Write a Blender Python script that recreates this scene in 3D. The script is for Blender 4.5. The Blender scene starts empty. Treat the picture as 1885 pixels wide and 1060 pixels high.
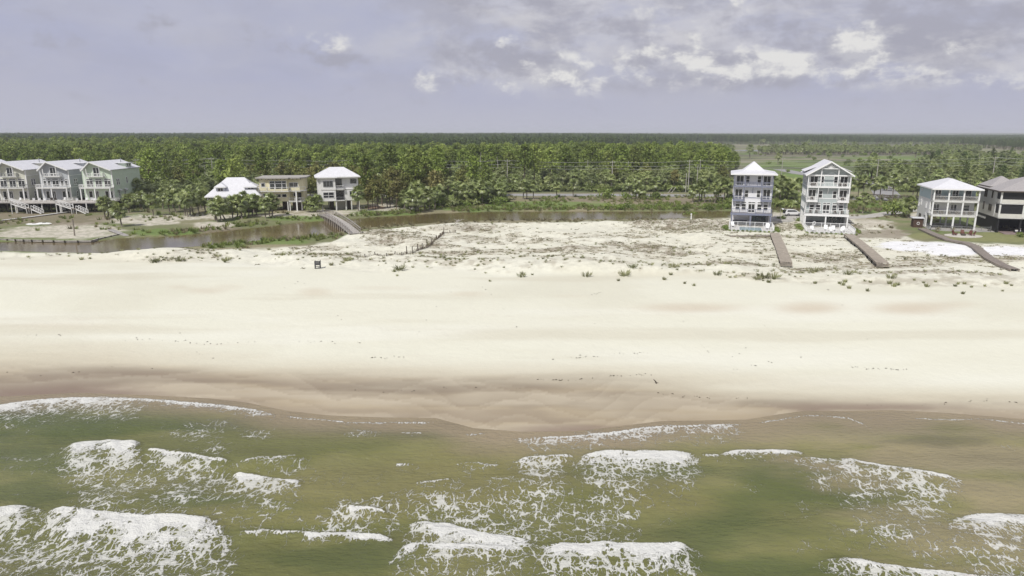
import bpy, math, random
import numpy as np
random.seed(7)
rng = np.random.default_rng(11)
R = math.radians
S = bpy.context.scene
C = S.collection

# ------------------------------------------------------------------ camera
CAM_H = 24.5
PITCH = R(12.87)
FPX = 1257.0
cd = bpy.data.cameras.new('camera')
cd.sensor_width = 36.0
cd.lens = 36.0 * FPX / 1885.0
cd.clip_start = 0.5
cd.clip_end = 60000
cam = bpy.data.objects.new('camera', cd)
C.objects.link(cam)
cam.location = (0, 0, CAM_H)
cam.rotation_euler = (R(90) - PITCH, 0, 0)
S.camera = cam

# ------------------------------------------------------------------ light
SUN_EL, SUN_AZ = 51.0, 213.0      # azimuth clockwise from +Y: behind the camera, to its left
sd = bpy.data.lights.new('sun', 'SUN')
sd.energy = 3.7
sd.angle = R(0.6)
sd.color = (1.0, 0.97, 0.91)
sun = bpy.data.objects.new('sun', sd)
C.objects.link(sun)
sun.rotation_euler = (R(90 - SUN_EL), 0, R(180 - SUN_AZ))

S.view_settings.view_transform = 'Standard'
S.view_settings.look = 'None'
S.view_settings.gamma = 1.0
S.view_settings.exposure = 0.0
S.view_settings.use_curve_mapping = False

def px_dir(px, py):
    xr = (px - 942.5) / FPX
    yu = -(py - 530.0) / FPX
    return np.array([xr, math.cos(PITCH) + yu * math.sin(PITCH), -math.sin(PITCH) + yu * math.cos(PITCH)])

def at(px, py, z=1.5):
    """ground point seen at a pixel of the photograph (1885x1060), on the level z"""
    d = px_dir(px, py)
    t = (z - CAM_H) / d[2]
    return d[0] * t, d[1] * t

def PQ(x, y, z):
    h = z - CAM_H
    dep = y * math.cos(PITCH) - h * math.sin(PITCH)
    up = y * math.sin(PITCH) + h * math.cos(PITCH)
    dep = np.maximum(dep, 1.0)
    return 942.5 + FPX * x / dep, 530.0 - FPX * up / dep

# ------------------------------------------------------------------ noise
_L = rng.random((256, 256))
def vnoise(x, y, s=1.0, ox=0.0, oy=0.0):
    x = np.asarray(x, float) / s + ox + 500.5; y = np.asarray(y, float) / s + oy + 700.3
    xi = np.floor(x).astype(int); yi = np.floor(y).astype(int)
    fx = x - xi; fy = y - yi
    fx = fx * fx * (3 - 2 * fx); fy = fy * fy * (3 - 2 * fy)
    a = _L[xi % 256, yi % 256]; b = _L[(xi + 1) % 256, yi % 256]
    c = _L[xi % 256, (yi + 1) % 256]; d = _L[(xi + 1) % 256, (yi + 1) % 256]
    return a + (b - a) * fx + (c - a) * fy + (a - b - c + d) * fx * fy
def fbm(x, y, s=1.0, o=4, seed=0.0):
    v = 0; amp = 0.5; tot = 0
    for i in range(o):
        v = v + amp * vnoise(x, y, s / (2 ** i), seed + i * 17.3, seed * 1.7 + i * 9.1)
        tot += amp; amp *= 0.5
    return v / tot
def sstep(a, b, x):
    t = np.clip((np.asarray(x, float) - a) / (b - a), 0, 1)
    return t * t * (3 - 2 * t)
def curve(P, pts):
    return np.interp(P, [p[0] for p in pts], [p[1] for p in pts])
def srgb(r, g, b, k=1.0):
    f = lambda c: ((c / 255.0) / 12.92 if c / 255.0 <= 0.04045 else ((c / 255.0 + 0.055) / 1.055) ** 2.4) * k
    return (f(r), f(g), f(b))

# ------------------------------------------------------------------ node helpers
def nn(nt, typ, **kw):
    n = nt.nodes.new(typ)
    for k, v in kw.items():
        if k == 'inp':
            for kk, vv in v.items(): n.inputs[kk].default_value = vv
        else: setattr(n, k, v)
    return n
def lk(nt, a, b): nt.links.new(a, b)
def mth(nt, op, a, b=None, c=None, clamp=False):
    n = nt.nodes.new('ShaderNodeMath'); n.operation = op; n.use_clamp = clamp
    for i, v in enumerate((a, b, c)):
        if v is None: continue
        if isinstance(v, (int, float)): n.inputs[i].default_value = v
        else: nt.links.new(v, n.inputs[i])
    return n.outputs[0]
def mixc(nt, f, a, b, mode='MIX'):
    n = nt.nodes.new('ShaderNodeMix'); n.data_type = 'RGBA'; n.blend_type = mode; n.clamp_factor = True
    for i, v in ((0, f), (6, a), (7, b)):
        if isinstance(v, (int, float)): n.inputs[i].default_value = v
        elif isinstance(v, tuple): n.inputs[i].default_value = (*v[:3], 1)
        else: nt.links.new(v, n.inputs[i])
    return n.outputs[2]

# ------------------------------------------------------------------ world: daylight sky with clouds
W = bpy.data.worlds.new('World'); S.world = W; W.use_nodes = True
nt = W.node_tree; nt.nodes.clear()
out = nn(nt, 'ShaderNodeOutputWorld'); bg = nn(nt, 'ShaderNodeBackground')
SKY_STR = 0.1
bg.inputs[1].default_value = SKY_STR
lk(nt, bg.outputs[0], out.inputs[0])
sky = nn(nt, 'ShaderNodeTexSky', sky_type='NISHITA', sun_disc=False)
sky.sun_elevation = R(SUN_EL); sky.sun_rotation = R(SUN_AZ); sky.dust_density = 3.0; sky.air_density = 1.2
geo = nn(nt, 'ShaderNodeNewGeometry')
tc = nn(nt, 'ShaderNodeTexCoord')
sep = nn(nt, 'ShaderNodeSeparateXYZ'); lk(nt, tc.outputs['Generated'], sep.inputs[0])
az = mth(nt, 'ARCTAN2', sep.outputs[0], sep.outputs[1])
el = mth(nt, 'ARCSINE', sep.outputs[2])
def skyvec(sx, sy, dx=0.0, dy=0.0):
    c = nn(nt, 'ShaderNodeCombineXYZ')
    lk(nt, mth(nt, 'MULTIPLY_ADD', az, sx, dx), c.inputs[0]); lk(nt, mth(nt, 'MULTIPLY_ADD', el, sy, dy), c.inputs[1])
    return c.outputs[0]
def snoise(vec, scale, det=5, rough=0.55, dist=0.0):
    n = nn(nt, 'ShaderNodeTexNoise', inp={'Scale': scale, 'Detail': det, 'Roughness': rough, 'Distortion': dist}); lk(nt, vec, n.inputs['Vector'])
    return n.outputs['Fac']
def ramp(v, a, b):
    n = nn(nt, 'ShaderNodeMapRange', interpolation_type='SMOOTHSTEP'); lk(nt, v, n.inputs[0])
    n.inputs[1].default_value = a; n.inputs[2].default_value = b
    return n.outputs[0]
def blob(px, py, rx, ry):
    d = px_dir(px, py); a0 = math.atan2(d[0], d[1]); e0 = math.asin(d[2] / math.sqrt((d ** 2).sum()))
    u = mth(nt, 'DIVIDE', mth(nt, 'SUBTRACT', az, a0), rx / FPX); v = mth(nt, 'DIVIDE', mth(nt, 'SUBTRACT', el, e0), ry / FPX)
    r2 = mth(nt, 'ADD', mth(nt, 'MULTIPLY', u, u), mth(nt, 'MULTIPLY', v, v))
    return mth(nt, 'POWER', 2.718, mth(nt, 'MULTIPLY', r2, -1.0))
def blobs(lst):
    o = None
    for (px, py, rx, ry, k) in lst:
        b = mth(nt, 'MULTIPLY', blob(px, py, rx, ry), k)
        o = b if o is None else mth(nt, 'ADD', o, b)
    return o
K = 1.0 / SKY_STR
def kc(r, g, b): 
    c = srgb(r, g, b); return (c[0] * K, c[1] * K, c[2] * K)
# thin veil over the whole sky
veil = mixc(nt, ramp(snoise(skyvec(2.2, 7.0, 3.0), 1.0, 5, 0.6), 0.3, 0.75), kc(176, 179, 204), kc(190, 190, 203))
col = mixc(nt, 0.94, sky.outputs[0], veil)
# broad dim stratus, more of it to the right and high up
right = ramp(az, -0.28, 0.1)
st = ramp(snoise(skyvec(3.2, 11.0, 1.3, 0.4), 1.0, 6, 0.6, 0.4), 0.42, 0.62)
up = ramp(el, 0.03, 0.12)
stm = mth(nt, 'MULTIPLY', mth(nt, 'MULTIPLY', st, up), mth(nt, 'MULTIPLY_ADD', right, 0.75, 0.12))
col = mixc(nt, mth(nt, 'MULTIPLY', stm, 0.8), col, kc(208, 207, 212))
st2 = ramp(snoise(skyvec(5.0, 15.0, 7.3, 2.4), 1.0, 6, 0.6, 0.4), 0.5, 0.68)
col = mixc(nt, mth(nt, 'MULTIPLY', mth(nt, 'MULTIPLY', st2, up), mth(nt, 'MULTIPLY_ADD', right, 0.45, 0.1)), col, kc(172, 172, 184))
hz_ = ramp(el, 0.035, 0.085); rt = ramp(az, -0.30, 0.06)
lump = ramp(snoise(skyvec(8.0, 17.0, 4.3, 1.4), 1.0, 7, 0.6, 0.3), 0.43, 0.6)
col = mixc(nt, mth(nt, 'MULTIPLY', mth(nt, 'MULTIPLY', lump, hz_), mth(nt, 'MULTIPLY_ADD', rt, 0.7, 0.16)), col, kc(168, 168, 181))
lump2 = ramp(snoise(skyvec(7.0, 15.0, 9.3, 6.4), 1.0, 7, 0.6, 0.3), 0.47, 0.66)
col = mixc(nt, mth(nt, 'MULTIPLY', mth(nt, 'MULTIPLY', lump2, hz_), mth(nt, 'MULTIPLY_ADD', rt, 0.7, 0.12)), col, kc(207, 206, 211))
# cumulus band: white tops, grey bottoms
wv = skyvec(19.0, 30.0)
n1 = snoise(wv, 1.0, 8, 0.6, 0.15)
n2 = snoise(skyvec(19.0, 30.0, 0.15, 0.45), 1.0, 8, 0.6, 0.15)
whites = blobs([(1580, 78, 50, 30, 1.0), (1420, 118, 85, 30, 1.05), (1265, 124, 55, 24, 1.0), (1152, 101, 26, 16, 1.0), (1045, 134, 75, 26, 1.0), (1600, 115, 160, 26, .5),
                (802, 142, 34, 18, 1.1), (930, 80, 26, 14, 0.8), (1260, 85, 75, 30, 0.6), (555, 65, 34, 26, 0.6), (615, 74, 30, 22, .55), (1730, 118, 100, 24, 0.7), (1290, 8, 120, 26, 0.7), (1860, 150, 30, 24, .5), (960, 158, 110, 16, .5), (1250, 130, 420, 45, .32)])
greys = blobs([(900, 108, 80, 34, 1.0), (1010, 8, 60, 24, 0.9), (830, 3, 90, 18, 1.0), (540, 90, 70, 18, 0.8), (640, 112, 80, 14, .7), (1170, 116, 60, 16, 0.8), (1480, 92, 90, 20, 0.9),
               (1700, 138, 130, 18, 0.8), (1320, 155, 200, 14, 0.6), (1150, 45, 90, 22, 0.7), (1400, 60, 130, 22, 0.6), (975, 112, 60, 30, 0.8), (1800, 95, 120, 34, .5), (60, 20, 120, 16, .5), (1250, 100, 450, 60, .25)])
gm = ramp(mth(nt, 'ADD', mth(nt, 'MULTIPLY', greys, 0.32), mth(nt, 'MULTIPLY', mth(nt, 'SUBTRACT', n2, 0.5), 1.6)), 0.08, 0.5)
col = mixc(nt, mth(nt, 'MULTIPLY', gm, 0.85), col, kc(167, 167, 180))
wm = ramp(mth(nt, 'ADD', mth(nt, 'MULTIPLY', whites, 0.34), mth(nt, 'MULTIPLY', mth(nt, 'SUBTRACT', n1, 0.5), 1.9)), 0.13, 0.56)
litc = mixc(nt, ramp(mth(nt, 'SUBTRACT', n1, n2), -0.1, 0.1), kc(192, 192, 200), kc(226, 225, 224))
col = mixc(nt, mth(nt, 'MULTIPLY', wm, ramp(whites, 0.05, 0.45)), col, litc)
# horizon dimming and the sky below the horizon
col = mixc(nt, mth(nt, 'SUBTRACT', 1.0, ramp(el, 0.0, 0.075)), col, kc(186, 187, 201))
lk(nt, col, bg.inputs[0])

# ------------------------------------------------------------------ materials
MATS = {}
def mat(name, col, rough=0.7, var=0.12, scale=3.0, bump=0.0, bscale=20.0, metal=0.0, spec=0.4, stretch=(1, 1, 1), col2=None):
    if name in MATS: return MATS[name]
    m = bpy.data.materials.new(name); m.use_nodes = True
    t = m.node_tree; p = t.nodes['Principled BSDF']
    tcn = nn(t, 'ShaderNodeTexCoord'); mp = nn(t, 'ShaderNodeMapping'); mp.inputs['Scale'].default_value = stretch
    lk(t, tcn.outputs['Object'], mp.inputs[0])
    n = nn(t, 'ShaderNodeTexNoise', inp={'Scale': scale, 'Detail': 5, 'Roughness': 0.6}); lk(t, mp.outputs[0], n.inputs['Vector'])
    c2 = col2 or tuple(min(1, c * (1 - var * 1.6)) for c in col)
    c1 = tuple(min(1, c * (1 + var * 0.5)) for c in col)
    lk(t, mixc(t, mth(t, 'MULTIPLY_ADD', n.outputs['Fac'], 2.4, -0.7, True), c1, c2), p.inputs['Base Color'])
    p.inputs['Roughness'].default_value = rough; p.inputs['Metallic'].default_value = metal
    p.inputs['Specular IOR Level'].default_value = spec
    if bump:
        b = nn(t, 'ShaderNodeBump', inp={'Strength': bump, 'Distance': 0.05})
        n2 = nn(t, 'ShaderNodeTexNoise', inp={'Scale': bscale, 'Detail': 4}); lk(t, mp.outputs[0], n2.inputs['Vector'])
        lk(t, n2.outputs['Fac'], b.inputs['Height']); lk(t, b.outputs[0], p.inputs['Normal'])
    MATS[name] = m
    return m
def siding(name, col, pitch=0.18, var=0.06, vertical=False, depth=0.5, rough=0.65):
    """painted boards: shallow lap relief"""
    if name in MATS: return MATS[name]
    m = mat(name, col, rough, var, 1.2)
    t = m.node_tree; p = t.nodes['Principled BSDF']
    tcn = nn(t, 'ShaderNodeTexCoord'); sp = nn(t, 'ShaderNodeSeparateXYZ'); lk(t, tcn.outputs['Object'], sp.inputs[0])
    v = sp.outputs[2]
    if vertical: v = mth(t, 'ADD', sp.outputs[0], sp.outputs[1])
    fr = mth(t, 'FRACT', mth(t, 'DIVIDE', v, pitch))
    b = nn(t, 'ShaderNodeBump', inp={'Strength': depth, 'Distance': 0.03}); lk(t, fr, b.inputs['Height']); lk(t, b.outputs[0], p.inputs['Normal'])
    return m
def foliage(name, c1, c2, c3, scale=1.2, gloss=0.25, rough=0.5, trans=0.25):
    if name in MATS: return MATS[name]
    m = bpy.data.materials.new(name); m.use_nodes = True
    t = m.node_tree; t.nodes.remove(t.nodes['Principled BSDF']); o = t.nodes['Material Output']
    oi = nn(t, 'ShaderNodeObjectInfo'); g = nn(t, 'ShaderNodeNewGeometry'); tcn = nn(t, 'ShaderNodeTexCoord')
    n = nn(t, 'ShaderNodeTexNoise', inp={'Scale': scale, 'Detail': 3}); lk(t, tcn.outputs['Object'], n.inputs['Vector'])
    a = mixc(t, mth(t, 'MULTIPLY_ADD', n.outputs['Fac'], 2.6, -0.8, True), c1, c2)
    a = mixc(t, mth(t, 'MULTIPLY', mth(t, 'POWER', oi.outputs['Random'], 2.0), 0.75), a, c3)
    r2 = mth(t, 'FRACT', mth(t, 'MULTIPLY', oi.outputs['Random'], 13.7))
    hs = nn(t, 'ShaderNodeHueSaturation'); lk(t, a, hs.inputs['Color'])
    lk(t, mth(t, 'MULTIPLY_ADD', r2, 0.7, 0.65), hs.inputs['Value']); hs.inputs['Saturation'].default_value = 1.0
    pr = nn(t, 'ShaderNodeBsdfPrincipled', inp={'Roughness': rough, 'Specular IOR Level': gloss}); lk(t, hs.outputs[0], pr.inputs['Base Color'])
    tr = nn(t, 'ShaderNodeBsdfTranslucent'); lk(t, hs.outputs[0], tr.inputs[0])
    mx = nn(t, 'ShaderNodeMixShader', inp={0: trans}); lk(t, pr.outputs[0], mx.inputs[1]); lk(t, tr.outputs[0], mx.inputs[2]); lk(t, mx.outputs[0], o.inputs[0])
    MATS[name] = m
    return m
def glass(name, col=(0.03, 0.035, 0.04)):
    if name in MATS: return MATS[name]
    m = mat(name, col, 0.08, 0.5, 0.7, spec=0.8)
    return m

M_white = mat('white_paint', (0.78, 0.78, 0.77), 0.5, 0.05)
M_offw = mat('aged_white_paint', (0.66, 0.655, 0.63), 0.6, 0.12)
M_roofw = siding('white_metal_roof', (0.66, 0.66, 0.68), 0.45, 0.06, True, 0.6, 0.45)
M_roofg = mat('grey_shingle', (0.36, 0.34, 0.335), 0.9, 0.15, 4, 0.4, 30)
M_glass = glass('dark_glass')
M_glass2 = glass('curtained_glass', (0.1, 0.1, 0.1))
M_wood = mat('weathered_wood', (0.30, 0.26, 0.22), 0.85, 0.3, 2.5, 0.3, 30, stretch=(1, 1, 0.3))
M_wdark = mat('dark_timber', (0.09, 0.075, 0.06), 0.85, 0.3, 2.5)
M_wgrey = mat('grey_timber', (0.36, 0.34, 0.32), 0.85, 0.25, 2.5, 0.2, 30)
M_bleach = mat('bleached_wood', (0.5, 0.47, 0.43), 0.85, 0.25, 3)
M_pole = mat('pole_wood', (0.42, 0.40, 0.36), 0.85, 0.25, 1.0, stretch=(1, 1, .2))
M_conc = mat('concrete', (0.42, 0.4, 0.37), 0.85, 0.15, 1.5, 0.2, 15)
M_metal = mat('grey_metal', (0.35, 0.36, 0.37), 0.4, 0.1, metal=0.6)
M_wire = mat('aluminium_wire', (0.62, 0.62, 0.6), 0.5, 0.05, metal=0.3)

# ------------------------------------------------------------------ mesh helpers
class MB:
    def __init__(s): s.v = []; s.f = []; s.m = []; s.cur = 0
    def box(s, x0, x1, y0, y1, z0, z1):
        b = len(s.v)
        s.v += [(x0, y0, z0), (x1, y0, z0), (x1, y1, z0), (x0, y1, z0), (x0, y0, z1), (x1, y0, z1), (x1, y1, z1), (x0, y1, z1)]
        for q in ((0, 3, 2, 1), (4, 5, 6, 7), (0, 1, 5, 4), (1, 2, 6, 5), (2, 3, 7, 6), (3, 0, 4, 7)):
            s.f.append(tuple(b + i for i in q)); s.m.append(s.cur)
        return s
    def poly(s, pts):
        b = len(s.v); s.v += [tuple(p) for p in pts]; s.f.append(tuple(range(b, b + len(pts)))); s.m.append(s.cur); return s
    def prism(s, pts, z0, z1):
        b = len(s.v); n = len(pts)
        s.v += [(p[0], p[1], z0) for p in pts] + [(p[0], p[1], z1) for p in pts]
        s.f.append(tuple(b + i for i in range(n))[::-1]); s.f.append(tuple(b + n + i for i in range(n))); s.m += [s.cur] * 2
        for i in range(n):
            j = (i + 1) % n; s.f.append((b + i, b + j, b + n + j, b + n + i)); s.m.append(s.cur)
        return s
    def bar(s, a, b_, w, h=None):
        """beam from a to b with width w and height h"""
        h = h or w
        a = np.array(a, float); c = np.array(b_, float); d = c - a; L = np.linalg.norm(d)
        if L < 1e-6: return s
        d /= L
        up = np.array([0, 0, 1.0]) if abs(d[2]) < 0.95 else np.array([0, 1.0, 0])
        r = np.cross(d, up); r /= np.linalg.norm(r); u = np.cross(r, d)
        b = len(s.v)
        for p in (a, c):
            for sx, sz in ((-1, -1), (1, -1), (1, 1), (-1, 1)): s.v.append(tuple(p + r * sx * w / 2 + u * sz * h / 2))
        for q in ((0, 1, 2, 3), (7, 6, 5, 4), (0, 4, 5, 1), (1, 5, 6, 2), (2, 6, 7, 3), (3, 7, 4, 0)):
            s.f.append(tuple(b + i for i in q)); s.m.append(s.cur)
        return s
    def tube(s, pts, rads, n=6, cap=True):
        prev = None; pts = [np.array(p, float) for p in pts]
        for i, p in enumerate(pts):
            d = pts[min(i + 1, len(pts) - 1)] - pts[max(i - 1, 0)]; d = d / (np.linalg.norm(d) + 1e-9)
            up = np.array([0, 0, 1.0]) if abs(d[2]) < 0.9 else np.array([1.0, 0, 0])
            r = np.cross(d, up); r /= np.linalg.norm(r); u = np.cross(r, d); b = len(s.v)
            rad = rads[i] if hasattr(rads, '__len__') else rads
            for k in range(n):
                a = 2 * math.pi * k / n; s.v.append(tuple(p + (r * math.cos(a) + u * math.sin(a)) * rad))
            if prev is not None:
                for k in range(n):
                    s.f.append((prev + k, prev + (k + 1) % n, b + (k + 1) % n, b + k)); s.m.append(s.cur)
            elif cap: s.f.append(tuple(b + k for k in range(n))); s.m.append(s.cur)
            prev = b
        if cap: s.f.append(tuple(prev + k for k in range(n))[::-1]); s.m.append(s.cur)
        return s
    def mesh(s, name, mats, smooth=False):
        me = bpy.data.meshes.new(name); me.from_pydata(s.v, [], s.f)
        for m in (mats if isinstance(mats, (list, tuple)) else [mats]): me.materials.append(m)
        if any(s.m): me.polygons.foreach_set('material_index', s.m)
        if smooth: me.polygons.foreach_set('use_smooth', [True] * len(me.polygons))
        me.update(); return me
    def build(s, name, mats, parent=None, smooth=False):
        return link(bpy.data.objects.new(name, s.mesh(name, mats, smooth)), parent)
def link(o, parent=None):
    C.objects.link(o)
    if parent: o.parent = parent
    return o
def tag(o, label=None, cat=None, group=None, kind=None):
    if label: o['label'] = label
    if cat: o['category'] = cat
    if group: o['group'] = group
    if kind: o['kind'] = kind
    return o
def thing(name, label, cat, loc, rz=0.0, group=None, scale=1.0):
    o = bpy.data.objects.new(name, None); o.empty_display_size = 0.5
    link(o); o.location = loc; o.rotation_euler = (0, 0, rz); o.scale = (scale,) * 3
    return tag(o, label, cat, group)
def copy_tree(o, parent=None, **kw):
    c = o.copy(); C.objects.link(c); c.parent = parent
    for ch in list(o.children): copy_tree(ch, c)
    return c
def npmesh(name, V, F, mats, smooth=True):
    me = bpy.data.meshes.new(name)
    me.vertices.add(len(V)); me.vertices.foreach_set('co', V.astype(np.float32).ravel())
    n = len(F); me.loops.add(n * 4); me.loops.foreach_set('vertex_index', F.astype(np.int32).ravel())
    me.polygons.add(n); me.polygons.foreach_set('loop_start', np.arange(0, n * 4, 4, dtype=np.int32)); me.polygons.foreach_set('loop_total', np.full(n, 4, np.int32))
    if smooth: me.polygons.foreach_set('use_smooth', np.ones(n, bool))
    me.update(calc_edges=True)
    for m in (mats if isinstance(mats, (list, tuple)) else [mats]): me.materials.append(m)
    return me
def gridfaces(nr, nc):
    i = np.arange(nr - 1)[:, None] * nc + np.arange(nc - 1)[None, :]
    return np.stack([i, i + 1, i + nc + 1, i + nc], -1).reshape(-1, 4)
def setcol(me, name, rgb):
    a = me.color_attributes.new(name, 'FLOAT_COLOR', 'POINT')
    d = np.ones((len(rgb), 4), np.float32); d[:, :3] = rgb; a.data.foreach_set('color', d.ravel())
def setf(me, name, v):
    a = me.attributes.new(name, 'FLOAT', 'POINT'); a.data.foreach_set('value', np.asarray(v, np.float32))

# ------------------------------------------------------------------ plan of the shore, the creek and the land
_shore_px = [(-900, 715), (-400, 722), (0, 736), (130, 729), (270, 734), (380, 740), (450, 748), (520, 763), (600, 772), (700, 776), (800, 777), (870, 796), (960, 803),
             (1060, 802), (1130, 794), (1220, 783), (1380, 780), (1440, 770), (1490, 763), (1560, 764), (1650, 762), (1765, 768), (1885, 778), (2300, 800), (2900, 830)]
_sh = np.array([at(p, q, 0.0) for p, q in _shore_px])
SHX, SHY = _sh[:, 0], _sh[:, 1]
CR_LO = [(-2000, 462), (0, 463), (190, 466), (260, 459), (340, 453), (400, 448), (480, 441), (560, 436), (610, 430), (640, 421), (700, 416), (760, 411), (830, 407), (900, 405), (1200, 402), (1345, 399), (1400, 394), (1408, 385), (5000, 384)]
CR_UP = [(-2000, 446), (0, 443), (170, 443), (225, 436), (300, 433), (370, 428), (420, 422), (500, 414), (560, 407), (590, 405), (640, 402), (700, 397), (760, 394), (800, 391), (900, 388), (1340, 387), (1400, 387), (1408, 387), (5000, 388)]
SAND_UP = [(-2000, 464), (190, 467), (300, 460), (400, 459), (480, 457), (560, 453), (610, 446), (640, 432), (665, 427), (740, 420), (830, 412), (1000, 410), (1200, 408), (1300, 404), (1340, 402), (1400, 400), (1440, 397), (1560, 402), (1700, 445), (1885, 450), (3000, 455)]
VEG_LO = [(-2000, 474), (0, 474), (150, 472), (300, 483), (420, 480), (520, 486), (640, 492), (700, 500), (760, 498), (850, 495), (930, 502), (1000, 497), (1150, 502), (1300, 502), (1400, 518), (1560, 522), (1700, 528), (1885, 528), (3000, 535)]
_g0 = float(sstep(-22, 48, 0.0))
def zbase(x, y):
    d = y - np.interp(x, SHX, SHY)
    return np.where(d > 0, 1.5 * (sstep(-22, 48, d) - _g0) / (1 - _g0), np.maximum(d * 0.05, -3.5))
def zones(x, y):
    x = np.asarray(x, float); y = np.asarray(y, float)
    z = zbase(x, y)
    P, Q = PQ(x, y, z)
    jit = (fbm(x, y, 9, 3, 3.0) - 0.5) * 5
    lo = curve(P, CR_LO) + jit * 0.5; upc = curve(P, CR_UP)
    creek = sstep(-0.8, 1.2, Q - upc) * sstep(-0.8, 1.6, lo - Q)
    veg = sstep(-6, 3, curve(P, VEG_LO) + jit - Q) * sstep(-2, 5, Q - curve(P, SAND_UP))
    pad = sstep(1295, 1325, P) * sstep(456, 444, Q); z = z + veg * (fbm(x, y, 11, 4, 8.0) - 0.38) * 2.6 * (1 - pad) * (1 - .6 * sstep(1310, 1420, P))
    ridge = np.exp(-((Q - curve(P, VEG_LO) + 10) / 7.0) ** 2) * (Q > 400)
    z = z + ridge * 0.5 * fbm(x, y, 8, 2, 4.0)
    beach = sstep(20, 60, Q - curve(P, VEG_LO)) * (y < 400)
    z = z + (fbm(x, y, 16, 3, 21) - .5) * .3 * sstep(560, 500, Q) * sstep(400, 470, Q)
    z = np.where(y < 400, z + (1 - creek) * (fbm(x, y, 5, 3, 31) - .5) * .12 * (Q < 660), z)
    z = z * (1 - creek) + 0.2 * creek
    return z, P, Q, creek, veg
def gz(x, y):
    return float(zones(np.array([x]), np.array([y]))[0][0])
def on(px, py, dz=0.0):
    """point on the terrain under a pixel of the photograph"""
    z = 1.5
    for _ in range(4):
        x, y = at(px, py, z); z = gz(x, y)
    return (x, y, z + dz)
# ------------------------------------------------------------------ terrain: one sheet from the sea bed to the horizon
def _rows():
    q = np.concatenate([np.arange(246.2, 262, 0.5), np.arange(262, 330, 1.0), np.arange(330, 545, 1.35), np.arange(545, 840, 2.6)])
    d = np.array([at(942.5, v, 1.5)[1] for v in q])
    return np.concatenate([[45, 52], np.sort(d)[1:], [6500, 10000, 16000, 30000]])
ry = _rows(); ry = np.unique(ry[ry > 44])
ru = np.concatenate([[-9, -5, -3, -2, -1.5, -1.2, -1.0], np.linspace(-0.86, 0.86, 960), [1.0, 1.2, 1.5, 2, 3, 5, 9]])
GY, GU = np.meshgrid(ry, ru, indexing='ij'); GX = GY * GU
tx, ty = GX.ravel(), GY.ravel()
tz, tP, tQ, tcreek, tveg = zones(tx, ty)
def m3(c): return np.array(c)[None, :]
def mix_(a, b, f): return a * (1 - f[:, None]) + b * f[:, None]
f1 = fbm(tx, ty, 3.0, 4, 1); f2 = fbm(tx, ty, 22, 4, 5); f3 = fbm(tx * 0.22, ty, 7, 4, 12); f4 = fbm(tx, ty, 1.1, 3, 15)
SANDC = m3((0.635, 0.625, 0.515)); 
col = np.repeat(SANDC, len(tx), 0)
col = mix_(col, m3((0.55, 0.53, 0.42)), sstep(0.5, 0.75, f2) * 0.45)
col = mix_(col, m3((0.68, 0.675, 0.585)), sstep(0.45, 0.7, f3) * 0.5)
col = mix_(col, m3((0.50, 0.465, 0.36)), sstep(.54, .72, fbm(tx * .13, ty, 6, 5, 131)) * .4)
# tan blow-outs on the upper beach
for (cx, cy, rx_, ryy, k) in [(378, 535, 36, 6, .8), (580, 538, 30, 8, .8), (330, 528, 20, 4, .5), (860, 541, 34, 5, .6), (1270, 566, 95, 9, .95), (1490, 566, 60, 11, .9), (1680, 567, 75, 11, .95), (1760, 560, 40, 6, .4), (700, 530, 60, 4, .35), (420, 528, 30, 6, .4), (80, 518, 40, 5, .25), (120, 600, 120, 8, .3), (400, 655, 120, 7, .35), (150, 520, 60, 6, .3), (900, 470, 50, 5, .4),(1050,545,40,3,.3)]:
    g = np.exp(-(((tP - cx) / rx_) ** 2 + ((tQ - cy) / ryy) ** 2) ** 1.5) * k * (0.35 + 0.9 * f3)
    col = mix_(col, m3((0.50, 0.425, 0.32)), np.clip(g * 0.75, 0, 1))
# damp and wet sand towards the sea
WET = [(-900, 640), (0, 658), (200, 656), (300, 664), (400, 676), (500, 684), (620, 686), (700, 688), (850, 694), (1000, 694), (1100, 692), (1250, 700), (1450, 714), (1700, 724), (1885, 732), (2600, 760)]
wj = (fbm(tx * 0.12, ty, 5, 4, 31) - 0.5) * 44 + (fbm(tx * .3, ty, 2.5, 4, 35) - .5) * 14
wq = tQ - curve(tP, WET) + wj
damp = sstep(-46, 8, wq); wet = sstep(-10, 34, wq); f5 = fbm(tx * 0.17, ty, 3.0, 5, 44)
col = mix_(col, m3((0.52, 0.48, 0.37)), damp * 0.85)
f6 = fbm(tx * .16 + ty * .3, ty * .8 - tx * .02, 3.0, 5, 61)
wetc = mix_(np.repeat(m3((0.385, 0.315, 0.205)), len(tx), 0), m3((0.20, 0.158, 0.108)), sstep(0.40, 0.62, f5) * .9)
wetc = mix_(wetc, m3((0.45, 0.39, 0.285)), sstep(.48, .66, f6) * .75)
wetc = mix_(wetc, m3((0.25, 0.2, 0.145)), sstep(.5, .36, f6) * .5)
wetc = mix_(wetc, m3((0.44, 0.385, 0.29)), sstep(0.55, 0.75, fbm(tx * 0.2, ty, 4, 4, 51)) * .8)
dsh = ty - np.interp(tx, SHX, SHY)
for (off, per, sd_, am) in ((0, 5.5, 111, .5), (2.2, 3.1, 122, .38), (1.0, 8.0, 133, .4)):
    ww = (dsh + off + (fbm(tx, ty * .3, 11, 4, sd_) - .5) * 12) / per; fr_ = ww - np.floor(ww)
    wetc = mix_(wetc, m3((0.215, 0.165, 0.108)), np.exp(-fr_ * 3.2) * am * .62); wetc = mix_(wetc, m3((0.50, 0.44, 0.33)), np.exp(-(1 - fr_) * 4) * am * .45)
col = mix_(col, wetc, wet * 0.95)
col = mix_(col, m3((0.2, 0.14, 0.105)), sstep(34, 4, curve(tP, _shore_px) - tQ) * sstep(560, 620, tQ) * sstep(0.4, 0.62, f5) * .75)
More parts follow.
